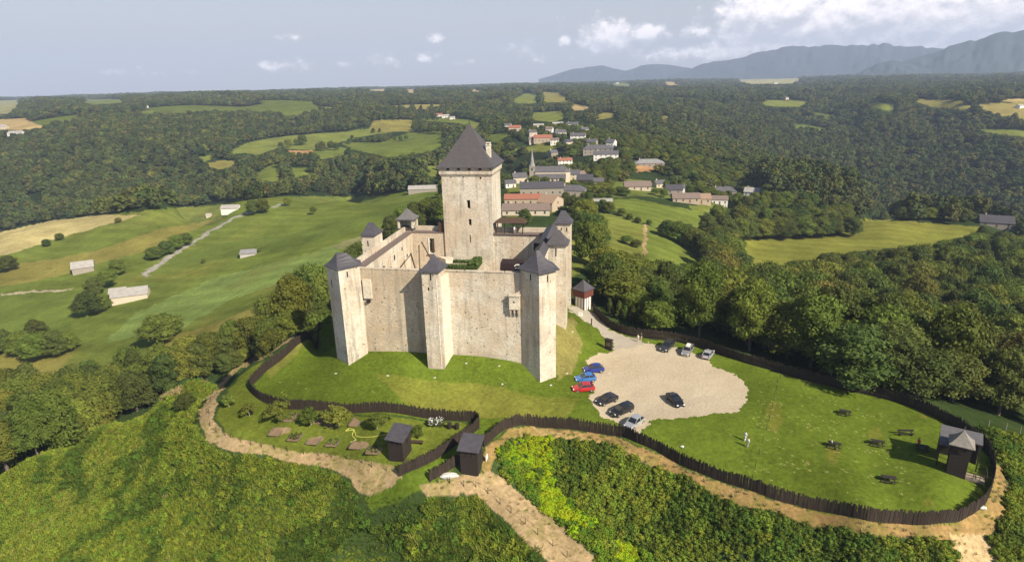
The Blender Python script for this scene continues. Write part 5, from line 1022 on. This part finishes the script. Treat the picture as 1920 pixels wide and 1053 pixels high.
car((1278,764),(1254,739),P_('black_gloss_paint',(.012,.012,.014),.2),'black saloon standing alone in the middle of the car park','saloon',4.5,1.42)
car((1240,660),(1262,641),P_('anthracite_paint',(.05,.048,.055),.4),'dark anthracite van leftmost of the three cars at the back palisade','van',4.6,1.75)
car((1281,669),(1297,647),P_('pale_silver_paint',(.42,.40,.40),.6,.3),'silver estate with a white roof box at the back palisade','van',4.5,1.5,box=True)
car((1335,655),(1321,673),P_('light_grey_paint',(.58,.58,.60),.5,.3),'light grey hatchback rightmost at the back palisade, on the grass edge',L=4.1)

# ---------------------------------------------------------------- people
SKIN=mat('skin',(.50,.30,.21),.6); HAIR=mat('brown_hair',(.06,.035,.02),.8)
def person(px,py,face,top,legs_c,label,pose='walk',hgt_=1.72,z=None,armup=False):
    p=at(px,py) if z is None else Vector(z); root=empty('person',p,R(face),label,'person'); k=hgt_/1.72
    V=[];E_=[];Rr=[]
    def v(x,y,z_,r): V.append((x*k,y*k,z_*k)); Rr.append(r*k); return len(V)-1
    def chain(a,*pts):
        for q in pts: b=v(*q); E_.append((a,b)); a=b
        return a
    sit=pose=='sit'; st=.16 if pose=='walk' else .03; H0=.90 if not sit else .48
    pel=v(0,0,H0,.125); ch=chain(pel,(0,0,H0+.20,.105),(0.0,0,H0+.42,.135)); nk=chain(ch,(0,0,H0+.54,.06),(0.01,0,H0+.61,.055)); hd=chain(nk,(.015,0,H0+.69,.085),(.02,0,H0+.77,.085))
    for s in (-1,1):
        if sit: chain(pel,(.06,s*.09,H0,.09),(.42,s*.12,H0+.02,.065),(.46,s*.12,.25,.055),(.46,s*.12,.06,.042),(.60,s*.13,.03,.035))
        else: chain(pel,(0,s*.09,H0-.06,.09),(s*st*.5+.02,s*.10,.48,.062),(s*st,s*.10,.24,.056),(s*st-.01,s*.10,.07,.04),(s*st+.15,s*.11,.03,.035))
        sh=chain(ch,(0,s*.18,H0+.42,.058)); 
        if sit: wr=chain(sh,(.05,s*.24,H0+.18,.045),(.28,s*.17,H0+.14,.032)); dirn=(.09,0,-.01)
        else: wr=chain(sh,(-s*.05,s*.25,H0+.16,.045),(.06-s*.10,s*.25,H0-.06,.032)); dirn=(.02,0,-.09)
        x,y,z_=[q/k for q in V[wr]]; pm=chain(wr,(x+dirn[0]*.7,y,z_+dirn[2]*.7,.030))
        x,y,z_=[q/k for q in V[pm]]
        for j in range(4): o_=(j-1.5)*.02; ln=[.8,1,.95,.75][j]; chain(pm,(x+dirn[0]*.5+ (o_ if not sit else 0),y+(o_ if sit else 0),z_+dirn[2]*.5,.009),(x+dirn[0]*(.5+.45*ln)+(o_ if not sit else 0),y-s*.015+(o_ if sit else 0),z_+dirn[2]*(.5+.45*ln),.008))
        chain(wr,(x+.035,y-s*.02,z_+dirn[2]*.1,.010),(x+.045,y-s*.035,z_+dirn[2]*.6,.009))
    me=bpy.data.meshes.new('body'); me.from_pydata(V,E_,[]); o=link('body',me,root)
    md=o.modifiers.new('skin','SKIN'); sv=me.skin_vertices[0].data
    for i,r in enumerate(Rr): sv[i].radius=(r,r)
    sv[0].use_root=True
    o.modifiers.new('sub','SUBSURF').levels=1; o.modifiers['sub'].render_levels=1
    me.materials.append(SKIN)
    # clothes: shirt, trousers, hair as children following the body
    c=MB(); e=lambda x,y,z_,a,b_: [((x+a*math.cos(t*PI/6))*k,(y+b_*math.sin(t*PI/6))*k,z_*k) for t in range(12)]
    c.loft([e(0,0,H0-.06,.15,.19),e(0,0,H0+.12,.135,.165),e(0,0,H0+.34,.155,.20),e(0,0,H0+.46,.13,.20),e(0,0,H0+.53,.07,.08)])
    for s in (-1,1): c.cyl((0,s*.17*k,(H0+.44)*k),((-s*.03)*k if not sit else .03*k,s*.255*k,(H0+.20)*k),.072*k,.06*k,8)
    c.build('shirt',top,root,smooth=True)
    t=MB()
    for s in (-1,1):
        if sit: t.cyl((0,s*.09*k,H0*k),(.43*k,s*.12*k,(H0+.01)*k),.11*k,.085*k,8); t.cyl((.45*k,s*.12*k,(H0+.05)*k),(.46*k,s*.12*k,.10*k),.085*k,.06*k,8)
        else: t.cyl((0,s*.085*k,(H0+.02)*k),(s*st*.5*k+.02*k,s*.10*k,.47*k),.115*k,.085*k,8); t.cyl((s*st*.5*k+.02*k,s*.10*k,.49*k),(s*st*k,s*.10*k,.10*k),.085*k,.062*k,8)
    t.build('trousers',legs_c,root,smooth=True)
    hh=MB(); rg=[]
    for q in range(5):
        an=q/4*PI*.52; rg.append([((.012-.012+.105*math.cos(an)*math.cos(t_*PI/6)-.01)*k,(.098*math.cos(an)*math.sin(t_*PI/6))*k,(H0+.745+.115*math.sin(an))*k) for t_ in range(12)])
    hh.loft(rg); hh.build('hair',HAIR,root,smooth=True)
    fc=MB()
    for s in (-1,1): fc.box(.100*k,.112*k,(s*.032-.01)*k,(s*.032+.01)*k,(H0+.735)*k,(H0+.75)*k)
    fc.box(.098*k,.106*k,-.022*k,.022*k,(H0+.655)*k,(H0+.662)*k); fc.build('face_features',M_dark,root)
    ns=MB(); ns.cyl((.095*k,0,(H0+.70)*k),(.125*k,0,(H0+.692)*k),.014*k,.008*k,6); ns.build('nose',SKIN,root)
    return root
def cl(n,c): return mat(n,c,.9,4,.15)
Wt=cl('white_cloth',(.75,.75,.73)); Bl=cl('dark_cloth',(.04,.04,.05)); Jn=cl('denim',(.08,.12,.2)); Rd=cl('red_cloth',(.5,.04,.03)); Bg=cl('beige_cloth',(.5,.42,.33)); Gy=cl('grey_cloth',(.35,.35,.36))
person(1397,826,200,Wt,Wt,'walker in white further up the meadow, beside the wire fence line')
person(1402,838,190,Wt,Gy,'walker in white shirt nearer the camera, beside the wire fence line')
person(1196,640,215,Wt,Bg,'left person in white by the palisade at the top of the car park')
person(1202,637,220,Bl,Bg,'right person in dark top by the palisade at the top of the car park')
person(1721,838,180,Rd,Bl,'person in red beside the picnic table near the watchtower')
# ---------------------------------------------------------------- picnic tables, bench, posts and small things
def table_parts(o,m_):
    MB().box(-.9,.9,-.38,.38,.70,.76).build('table_top',m_,o)
    for s in (-1,1): MB().box(-.9,.9,s*.72-.14,s*.72+.14,.42,.47).build('seat',m_,o)
    for x in (-.62,.62):
        q=MB(); q.beam((x,-.2,.70),(x,-.62,-.1),.07,.09); q.beam((x,.2,.70),(x,.62,-.1),.07,.09); q.beam((x,-.78,.38),(x,.78,.38),.07,.09); q.build('leg_frame',m_,o)
for i,(x,y,rz,l) in enumerate(((1584,777,-25,'dark picnic table highest on the meadow'),(1645,834,-25,'dark picnic table in the middle, left of the bench'),(1666,902,-15,'dark picnic table lowest on the meadow'),(1564,838,-25,'dark picnic table with a person sitting at its left side'),(1728,843,-20,'dark picnic table in the shade of the watchtower'))):
    o=empty('picnic_table',at(x,y),R(rz),l,'picnic table'); table_parts(o,M_wood)
pp=at(1560,836); person(1558,836,-10,Gy,Jn,'seated person in grey at the picnic table left of the meadow centre','sit')
o=empty('bench',at(1698,816),R(-4),'long dark bench on the meadow above the picnic tables','bench')
MB().box(-1.2,1.2,-.25,.0,.42,.48).build('seat',M_wood,o); MB().box(-1.2,1.2,.22,.30,.62,.95).build('backrest',M_wood,o)
for x in (-.9,.9): q=MB(); q.box(x-.05,x+.05,-.2,.3,-.1,.42); q.box(x-.05,x+.05,.2,.3,.42,.9); q.build('leg',M_wood,o)
def post_line(pts,h,label,group,r=.05,wire=True,m_=M_wood2):
    P=hit(np.array([p[0] for p in pts],float),np.array([p[1] for p in pts],float))
    for i,p in enumerate(P):
        mb=MB(); mb.cyl((0,0,-.4),(0,0,h),r,r*.85,7); mb.box(-r*.5,r*.5,-r*1.6,r*1.6,h*.6,h*.64); tag(mb.build('fence_post',m_,None,p),label,'fence post',group)
    if wire:
        mb=MB()
        for a,b in zip(P[:-1],P[1:]):
            for f in (.9,): mb.beam(Vector(a)-Vector(P[0])+Vector((0,0,h*f)),Vector(b)-Vector(P[0])+Vector((0,0,h*f)),.018)
        tag(mb.build('fence_wire',M_iron,None,P[0]),'thin wire strung along the '+group,'wire')
post_line([(1463,710),(1457,719),(1455,732),(1451,748),(1448,765),(1442,788),(1437,807),(1430,829),(1423,852),(1416,877),(1410,901)],1.15,'thin dark post in the line crossing the picnic meadow','posts across the picnic meadow',.045)
z3=[(395,112),(330,165),(268,195),(205,235),(150,300),(118,370),(105,440),(112,520),(150,560),(205,578),(240,590),(300,615),(365,640),(430,652),(512,664),(590,674),(690,692),(780,702),(860,714),(960,728),(1050,752),(1110,778),(1200,800)]
post_line([(360+x/3.291,640+y/3.291) for x,y in z3],.95,'short post of the wire fence along the sandy left path','posts along the left sandy path',.05)
z7=[(540,432),(610,438),(690,458),(758,462),(825,498),(893,556),(955,606),(1035,668),(1105,728),(1190,792),(1270,856)]
post_line([(640+x/3,760+y/3) for x,y in z7],1.2,'leaning post of the wire fence along the lower diagonal path','posts along the lower diagonal path',.05)
post_line([(1853,800),(1886,806),(1912,812)],1.3,'pale post of the field fence behind the watchtower','posts behind the watchtower',.06,True,M_bark_pale)
p=at(1141,655); o=empty('information_kiosk',p,R(-38),'dark wooden information kiosk at the corner of the drive','kiosk'); MB().box(-.75,.75,-.3,.3,-.3,2.2).build('panel',M_wood,o); MB().box(-.9,.9,-.5,.5,2.2,2.32).build('roof',M_wood,o)
MB().box(-.5,.5,-.34,-.3,.9,1.9).build('notice',mat('notice',(.16,.13,.10),.7,3,.5),o)
p=at(1109,609); mb=MB(); mb.cyl((0,0,-.2),(0,0,1.5),.13,.12,10); mb.cyl((0,0,1.5),(0,0,1.56),.15,.10,10); tag(mb.build('bollard',M_wood,None,p),'single dark bollard beside the drive below the gatehouse','bollard')
p=at(1088,592); mb=MB(); mb.add([(-.5,-.3,0),(.5,-.3,0),(.5,.3,0),(-.5,.3,0),(-.45,0,1.1),(.45,0,1.1)],[(0,1,5,4),(2,3,4,5),(0,4,3),(1,2,5)]); tag(mb.build('sandwich_board',M_white,None,p,R(-30)),'white sandwich board on the drive in front of the gatehouse','sign')
p=at(1076,570); mb=MB(); mb.box(-.4,.4,-.3,.3,0,1.3); mb.box(-.45,.45,-.35,.35,1.3,1.4); tag(mb.build('waste_bin',M_blk,None,p,R(20)),'black bin between the gatehouse and the castle tower','bin')
# kitchen garden: young trees, beds, hose, white flowering bush
YT=(crown_mesh('sapling_crown',3.2,3.2,1500,.15,LEAF[0],300,lobes=14,low=.25),trunk_mesh('sapling_trunk',3.0,2.4,.09,31,M_bark_pale,low=.3,br=4))
for i,(x,y,s,l) in enumerate(((430,762,.72,'leftmost small fruit tree of the kitchen garden'),(468,780,.72,'second small fruit tree from the left in the garden row'),(523,789,1.05,'third fruit tree from the left, below the palisade bend'),(583,796,.9,'fruit tree with a pale leaning stem in the middle of the row'),(634,800,1.15,'widest and fullest fruit tree of the garden row'),(708,804,.85,'fruit tree at the right end of the garden row'),(725,792,.5,'small bush behind the right end of the garden row'),(783,820,.62,'leafy bush against the right side of the garden hut'))):
    o=empty('fruit_tree',at(x,y),i*1.3,l,'fruit tree','kitchen garden trees'); a=link('crown',YT[0],o); a.scale=(s*1.1,s*1.1,s*1.05); b=link('trunk',YT[1],o); b.scale=(s,s,s)
p=at(818,797); fb=empty('flowering_bush',p,0,'rounded bush covered in white blossom by the upper garden palisade','bush')
leafbox('foliage',[(-1.3,1.3,-.7,.7,.1,1.1)],90,.12,LEAF[1],fb,11); leafbox('blossom',[(-1.2,1.2,-.8,.6,.5,1.3)],70,.065,Wt,fb,12)
for x,y,l in ((843,802,'left of the two dark barrels behind the white bush'),(857,803,'right of the two dark barrels behind the white bush')):
    mb=MB(); mb.cyl((0,0,0),(0,0,.95),.36,.36,14); mb.cyl((0,0,.3),(0,0,.36),.38,.38,14); mb.cyl((0,0,.7),(0,0,.76),.38,.38,14); tag(mb.build('barrel',M_wood,None,at(x,y)),l,'barrel')
hp=[(657,829),(668,825),(660,816),(664,806),(655,803),(648,808),(664,806),(668,818),(680,820),(700,819),(722,815),(731,812)]
P=hit(np.array([h[0] for h in hp],float),np.array([h[1] for h in hp],float)); mb=MB()
for a,b in zip(P[:-1],P[1:]): mb.beam(Vector(a)-Vector(P[0])+Vector((0,0,.08)),Vector(b)-Vector(P[0])+Vector((0,0,.08)),.07)
tag(mb.build('garden_hose',mat('yellow_hose',(.55,.55,.12),.6),None,P[0]),'yellow hose lying across the kitchen garden beds','hose')
for i,(x,y,w_,h_) in enumerate(((520,808,1.9,1.3),(554,818,1.8,1.2),(590,824,1.9,1.3),(625,828,1.8,1.2),(671,832,2.0,1.3),(702,842,2.0,1.2),(546,782,1.6,1.3),(600,786,1.5,1.3),(668,790,1.6,1.4))):
    o=empty('garden_bed',at(x,y),R(-8),['timber-edged garden bed of bare earth','timber-edged garden bed with dark green leaves'][i in(1,5)]+[' at the left of the lower row',' second in the lower row',' third in the lower row',' fourth in the lower row',' fifth in the lower row',' last in the lower row, near the hut',' left of the upper row',' middle of the upper row',' right of the upper row'][i],'garden bed','kitchen garden beds')
    for s in (-1,1): MB().box(s*w_/2-.05,s*w_/2+.05,-h_,h_,-.1,.16).build('edging_board',M_deck,o)
    MB().box(-w_/2+.06,w_/2-.06,-h_,h_,-.1,.10).build('soil',mat('tilled_soil',(.25,.17,.10),.95,3,.35,bump=.6),o)
    if i in (1,3,5,6): leafbox('leaves',[(-w_/2+.1,w_/2-.1,-h_+.1,h_-.1,.08,.4)],60,.11,LEAF[1 if i in(1,5) else 0],o,20+i)
# people on the wall gallery
person(0,0,-60,Wt,Gy,'left visitor in white standing on the wall walk under the gallery',z=cw(25.4,34.1,WK+.15)); person(0,0,-100,Bl,Bl,'right visitor in dark clothes standing on the wall walk under the gallery',z=cw(26.2,34.3,WK+.15))
# line of young trees outside the back palisade
for i,(x,y,h) in enumerate(((1143,592,4.5),(1160,598,5),(1172,602,4.2),(1186,606,4.6),(1198,608,5),(1213,611,5.2),(1225,613,4.4))):
    o=empty('young_tree',at(x,y),i,'slim young tree in the row just outside the upper palisade','tree','young trees outside the upper palisade'); a=link('crown',CON[0],o); a.scale=(.42,.42,h/10); b=link('trunk',CON[1],o); b.scale=(.4,.4,h/10)

# ---------------------------------------------------------------- maize and bracken, tall grass
def blades_mesh(name,n,h,w,spread,lean,m_,seed,segs=2):
    g=np.random.default_rng(seed); V=[];Fc=[]
    for i in range(n):
        a=g.uniform(0,2*PI); x,y=g.uniform(-spread,spread,2); hh=h*g.uniform(.6,1.1); l=lean*g.uniform(.4,1.3); dx,dy=math.cos(a),math.sin(a); wx,wy=-dy*w,dx*w; k=len(V)
        for j in range(segs+1):
            t=j/segs; px_=x+dx*l*t*t; py_=y+dy*l*t*t; z_=hh*(t-.28*t*t*(l/h)); ww=(1-t*.85)
            V+=[(px_-wx*ww,py_-wy*ww,z_),(px_+wx*ww,py_+wy*ww,z_)]
        for j in range(segs): Fc.append((k+2*j,k+2*j+1,k+2*j+3,k+2*j+2))
    return mesh_np(name,np.array(V),np.array(Fc),m_)
C1=leaf_mat('crop_green',(.120,.172,.016),(.195,.230,.026),.32,.22,.5); C2=leaf_mat('crop_dark',(.068,.115,.013),(.108,.155,.020),.32,.22,.5); C3=leaf_mat('crop_bright',(.36,.45,.012),(.27,.36,.015),.15,.35,.4); C5=leaf_mat('crop_pale',(.25,.265,.05),(.21,.235,.035),.25,.22,.5); C6=leaf_mat('young_green',(.14,.225,.015),(.115,.18,.016),.25,.25,.5); C4=leaf_mat('dry_grass',(.36,.28,.13),(.26,.22,.09),.2,.2,.5)
CM=[proto_obj('blades',blades_mesh('blades',34,.9,.095,.62,.8,m_,50+i)) for i,m_ in enumerate((C1,C2,C5,C4))]
BUSH=[proto_obj('bracken_leaves',crown_mesh('bracken_leaves',1.9,1.25,420,.125,m_,60+i,lobes=7,low=.05)) for i,m_ in enumerate((C1,C2,C3,C6))]
LOWB=[proto_obj('crop_leaves',crown_mesh('crop_leaves',1.7,1.0,260,.15,m_,70+i,lobes=6,low=.05)) for i,m_ in enumerate((C1,C2))]
def area(poly,s,seed,rmax=170,jitter=1):
    g=np.random.default_rng(seed); p=np.array(poly,float); H3=hit(np.clip(p[:,0],-60,1990),np.clip(p[:,1],0,1130)); x0,y0=H3[:,:2].min(0)-6; x1,y1=H3[:,:2].max(0)+6
    nx=int((x1-x0)/s)+1; ny=int((y1-y0)/s)+1; X,Y=np.meshgrid(x0+(np.arange(nx)+.5)*s,y0+(np.arange(ny)+.5)*s); X=(X+g.uniform(-.5,.5,X.shape)*s*jitter).ravel(); Y=(Y+g.uniform(-.5,.5,Y.shape)*s*jitter).ravel(); z=hgt(X,Y); px,py=proj(np.stack([X,Y,z],-1))
    wob=(vnoise(X,Y,2.5,31)-.5)*14; k=inpoly(px+wob,py+wob*.7,poly)&(np.hypot(X,Y)<rmax); return X[k],Y[k],z[k],px[k],py[k],g
# left slope of maize-like growth
pl=[(-80,1130),(-80,925),(0,893),(100,838),(200,790),(300,742),(370,712),(420,690),(470,672),(505,655),(430,695),(392,735),(368,770),(368,800),(388,832),(438,853),(500,858),(560,873),(620,884),(655,906),(672,928),(700,935),(760,930),(800,932),(860,936),(897,932),(915,952),(935,972),(968,1003),(1005,1035),(1030,1070),(1060,1130)]
x,y,z,px,py,g=area(pl,.45,41); n=len(x); sc=g.uniform(.48,.82,n)*(.75+.4*vnoise(x,y,4,33)); t=vnoise(x,y,9,34)*.6+vnoise(x,y,2.2,35)*.4
edge=(px+py*1.2<1250)&(px>280)
pick=np.where(t>.60,1,0); dk=(px+(py-900)*.3>430)&(vnoise(x,y,14,38)+.0012*(px-430)>.45); pick=np.where(dk&(t>.42),1,pick); pick=np.where((vnoise(x,y,1.6,36)>.97)|(edge&(vnoise(x,y,3,37)>.72)),3,pick)
lowg=inpoly(px,py,[(655,906),(672,928),(760,930),(800,932),(790,960),(640,1010),(560,1130),(900,1130),(700,1000)])
sc=np.where(lowg,sc*.45,sc)
pick=np.where((pick==0)&(g.random(n)<.05+.4*np.clip((vnoise(x,y,12,39)-.45)*2,0,1)*(px<520)),2,pick); bk_=g.random(n)<.12; pick=np.where(bk_&(pick<2),pick+4,pick)
sc=sc*g.uniform(.8,1.35,n)
scatter('maize_slope',np.stack([x,y,z-.05],1),g.uniform(0,6.28,n),np.stack([sc,sc,sc*1.05],1),pick,CM+LOWB,None,'dense green crop covering the lower left slope')
# right hollow: bracken and bright young leaves
pr=[(928,850),(958,822),(1033,819),(1107,833),(1173,850),(1240,886),(1280,900),(1347,941),(1413,958),(1513,988),(1597,1001),(1680,1010),(1782,1017),(1805,1130),(1090,1130),(1060,1070),(1130,1060),(1085,1010),(1035,970),(985,930),(945,890)]
x,y,z,px,py,g=area(pr,.66,42); n=len(x); t=vnoise(x,y,7,44)*.55+vnoise(x,y,2.4,45)*.45
br=inpoly(px,py,[(930,850),(965,822),(1020,820),(1045,850),(1035,900),(1090,960),(1180,1020),(1280,1080),(1130,1080),(1040,980),(960,900)])
pick=np.where(t>.55,1,0); pick=np.where(br&(vnoise(x,y,3,46)>.2),3,pick); lime=inpoly(px+(vnoise(x,y,2,49)-.5)*30,py,[(930,845),(965,822),(1030,818),(1035,870),(1015,905),(980,900)])|(br&(vnoise(x,y,5,50)>.74)); pick=np.where(lime&(g.random(n)<.8),2,pick); sc=g.uniform(.5,.95,n)*(.55+.8*vnoise(x,y,5,47))
scatter('bracken',np.stack([x,y,z-.08],1),g.uniform(0,6.28,n),np.stack([sc,sc,sc*.95],1),pick,BUSH,None,'bracken and brambles filling the hollow below the meadow palisade')
# rough grass right of the bend
p2=[(1852,1012),(1884,965),(1893,917),(1880,878),(1862,845),(1835,806),(1960,832),(1990,900),(1990,1130),(1885,1130),(1868,1055)]
x,y,z,px,py,g=area(p2,.75,43); n=len(x); pick=np.where(vnoise(x,y,3,48)>.6,1,0); sc=g.uniform(.5,.9,n)
scatter('rough_grass',np.stack([x,y,z-.05],1),g.uniform(0,6.28,n),np.stack([sc,sc,sc],1),pick,BUSH,None,'rough green growth outside the right bend of the palisade')
# dry tufts on the sandy paths and banks
xs=[]
for i,(pol,s) in enumerate(((sand_l,1.1),(sand_m,1.2),(marg_r,.9))):
    x,y,z,px,py,g=area(pol,s,50+i); k=vnoise(x,y,2.0,60+i)>.42; xs.append(np.stack([x[k],y[k],z[k]],1))
A=np.concatenate(xs); n=len(A); g=np.random.default_rng(3); sc=g.uniform(.25,.5,n)
scatter('dry_tufts',A,g.uniform(0,6.28,n),np.stack([sc,sc,sc*.6],1),np.where(g.random(n)<.8,1,0),[CM[0],CM[3]],None,'dry grass tufts on the sandy banks beside the palisades')
# pale seed-head tufts in the lawns
x,y,z,px,py,g=area([(1430,700),(1500,712),(1600,745),(1700,800),(1700,900),(1740,960),(1600,960),(1450,925),(1390,900),(1400,800)],1.0,70); k=(vnoise(x,y,2.4,71)>.70)|((g.random(len(x))<.12)); A=[np.stack([x[k],y[k],z[k]],1)]
x,y,z,px,py,g=area([(700,690),(1000,710),(1080,730),(1060,780),(900,785),(760,770),(500,745),(500,710)],1.2,72); k=(vnoise(x,y,1.8,73)>.80)|(g.random(len(x))<.03); A.append(np.stack([x[k],y[k],z[k]],1))
A=np.concatenate(A); n=len(A); sc=g.uniform(.22,.42,n)
TF=proto_obj('seed_tuft',blades_mesh('seed_tuft',14,.4,.06,.45,.35,leaf_mat('pale_seed_grass',(.50,.44,.17),(.40,.36,.12),.15,.2),80))
scatter('pale_tufts',A,g.uniform(0,6.28,n),np.stack([sc*1.3,sc*1.3,sc*.5],1),np.zeros(n),[TF],None,'pale dry tufts dotted over the lawns')

# ---------------------------------------------------------------- far mountains and the air
def ridge(name,dist,prof,depth,m_,seed):
    """a mountain range: crest traced as (picture x, picture y) at a given distance, with slopes falling to both sides"""
    xs=np.linspace(prof[0][0],prof[-1][0],220); ys=np.interp(xs,[p[0] for p in prof],[p[1] for p in prof])
    V=[];nr=26
    for i,(a,b) in enumerate(zip(xs,ys)):
        d=rays(a,b); k=dist/math.hypot(d[0],d[1]); X,Y,Zc=d[0]*k,d[1]*k,HC+d[2]*k; ux,uy=X/dist,Y/dist
        for j in range(nr):
            t=(j/(nr-1))*2-1; r=dist+t*depth; s=(1-abs(t))**.85; n_=.22*(vnoise(a*9.,r,depth*.28,seed)-.5)+.12*(vnoise(a*9.,r,depth*.11,seed+1)-.5); zz=5+(Zc-5)*max(0,s*(1+n_*(1-s)*4)*(1+.07*(vnoise(a*9.,0,90,seed+2)-.5)+.05*(vnoise(a*9.,0,260,seed+3)-.5))); V.append((ux*r,uy*r,zz))
    n=len(xs); idx=np.arange(n*nr).reshape(n,nr); Fq=np.stack([idx[:-1,:-1],idx[1:,:-1],idx[1:,1:],idx[:-1,1:]],-1).reshape(-1,4)
    o=link(name,mesh_np(name,np.array(V),Fq,m_,True)); tag(o,kind='structure'); return o
M_mt=mat('mountain_forest',(.022,.038,.040),.95,.0022,.4,col2=(.035,.055,.05)); M_mt2=mat('mountain_far',(.025,.04,.05),.95,.002,.3)  # dark conifer tones with some of the haze's blue put into the colour
ridge('mountains',6300,[(1560,150),(1640,132),(1700,112),(1745,98),(1800,80),(1836,72),(1870,62),(1920,54),(1990,44),(2100,34),(2300,30)],900,M_mt,5)
ridge('hills',5600,[(1585,148),(1625,128),(1650,116),(1680,113),(1705,118),(1760,136),(1800,146)],420,M_mt,7)
ridge('mountains',8200,[(1240,146),(1290,130),(1320,118),(1360,112),(1400,104),(1440,92),(1480,87),(1560,84),(1660,82),(1760,90),(1900,100)],800,M_mt2,9)
ridge('mountains',8800,[(1010,148),(1060,134),(1090,126),(1130,121),(1150,128),(1175,132),(1200,124),(1225,119),(1260,121),(1300,128),(1400,140)],500,M_mt2,11)
def haze():
    mb=MB().box(-12500,12500,-800,13000,-170,740); m=bpy.data.materials.new('summer_haze'); m.use_nodes=True; nt=m.node_tree; nt.nodes.remove(nt.nodes['Principled BSDF']); v=nt.nodes.new('ShaderNodeVolumePrincipled')
    v.inputs['Color'].default_value=(.60,.73,1,1); v.inputs['Density'].default_value=.00011; v.inputs['Anisotropy'].default_value=.0
    nt.links.new(v.outputs[0],[n for n in nt.nodes if n.type=='OUTPUT_MATERIAL'][0].inputs['Volume']); o=mb.build('haze',m); tag(o,kind='stuff'); 
haze()
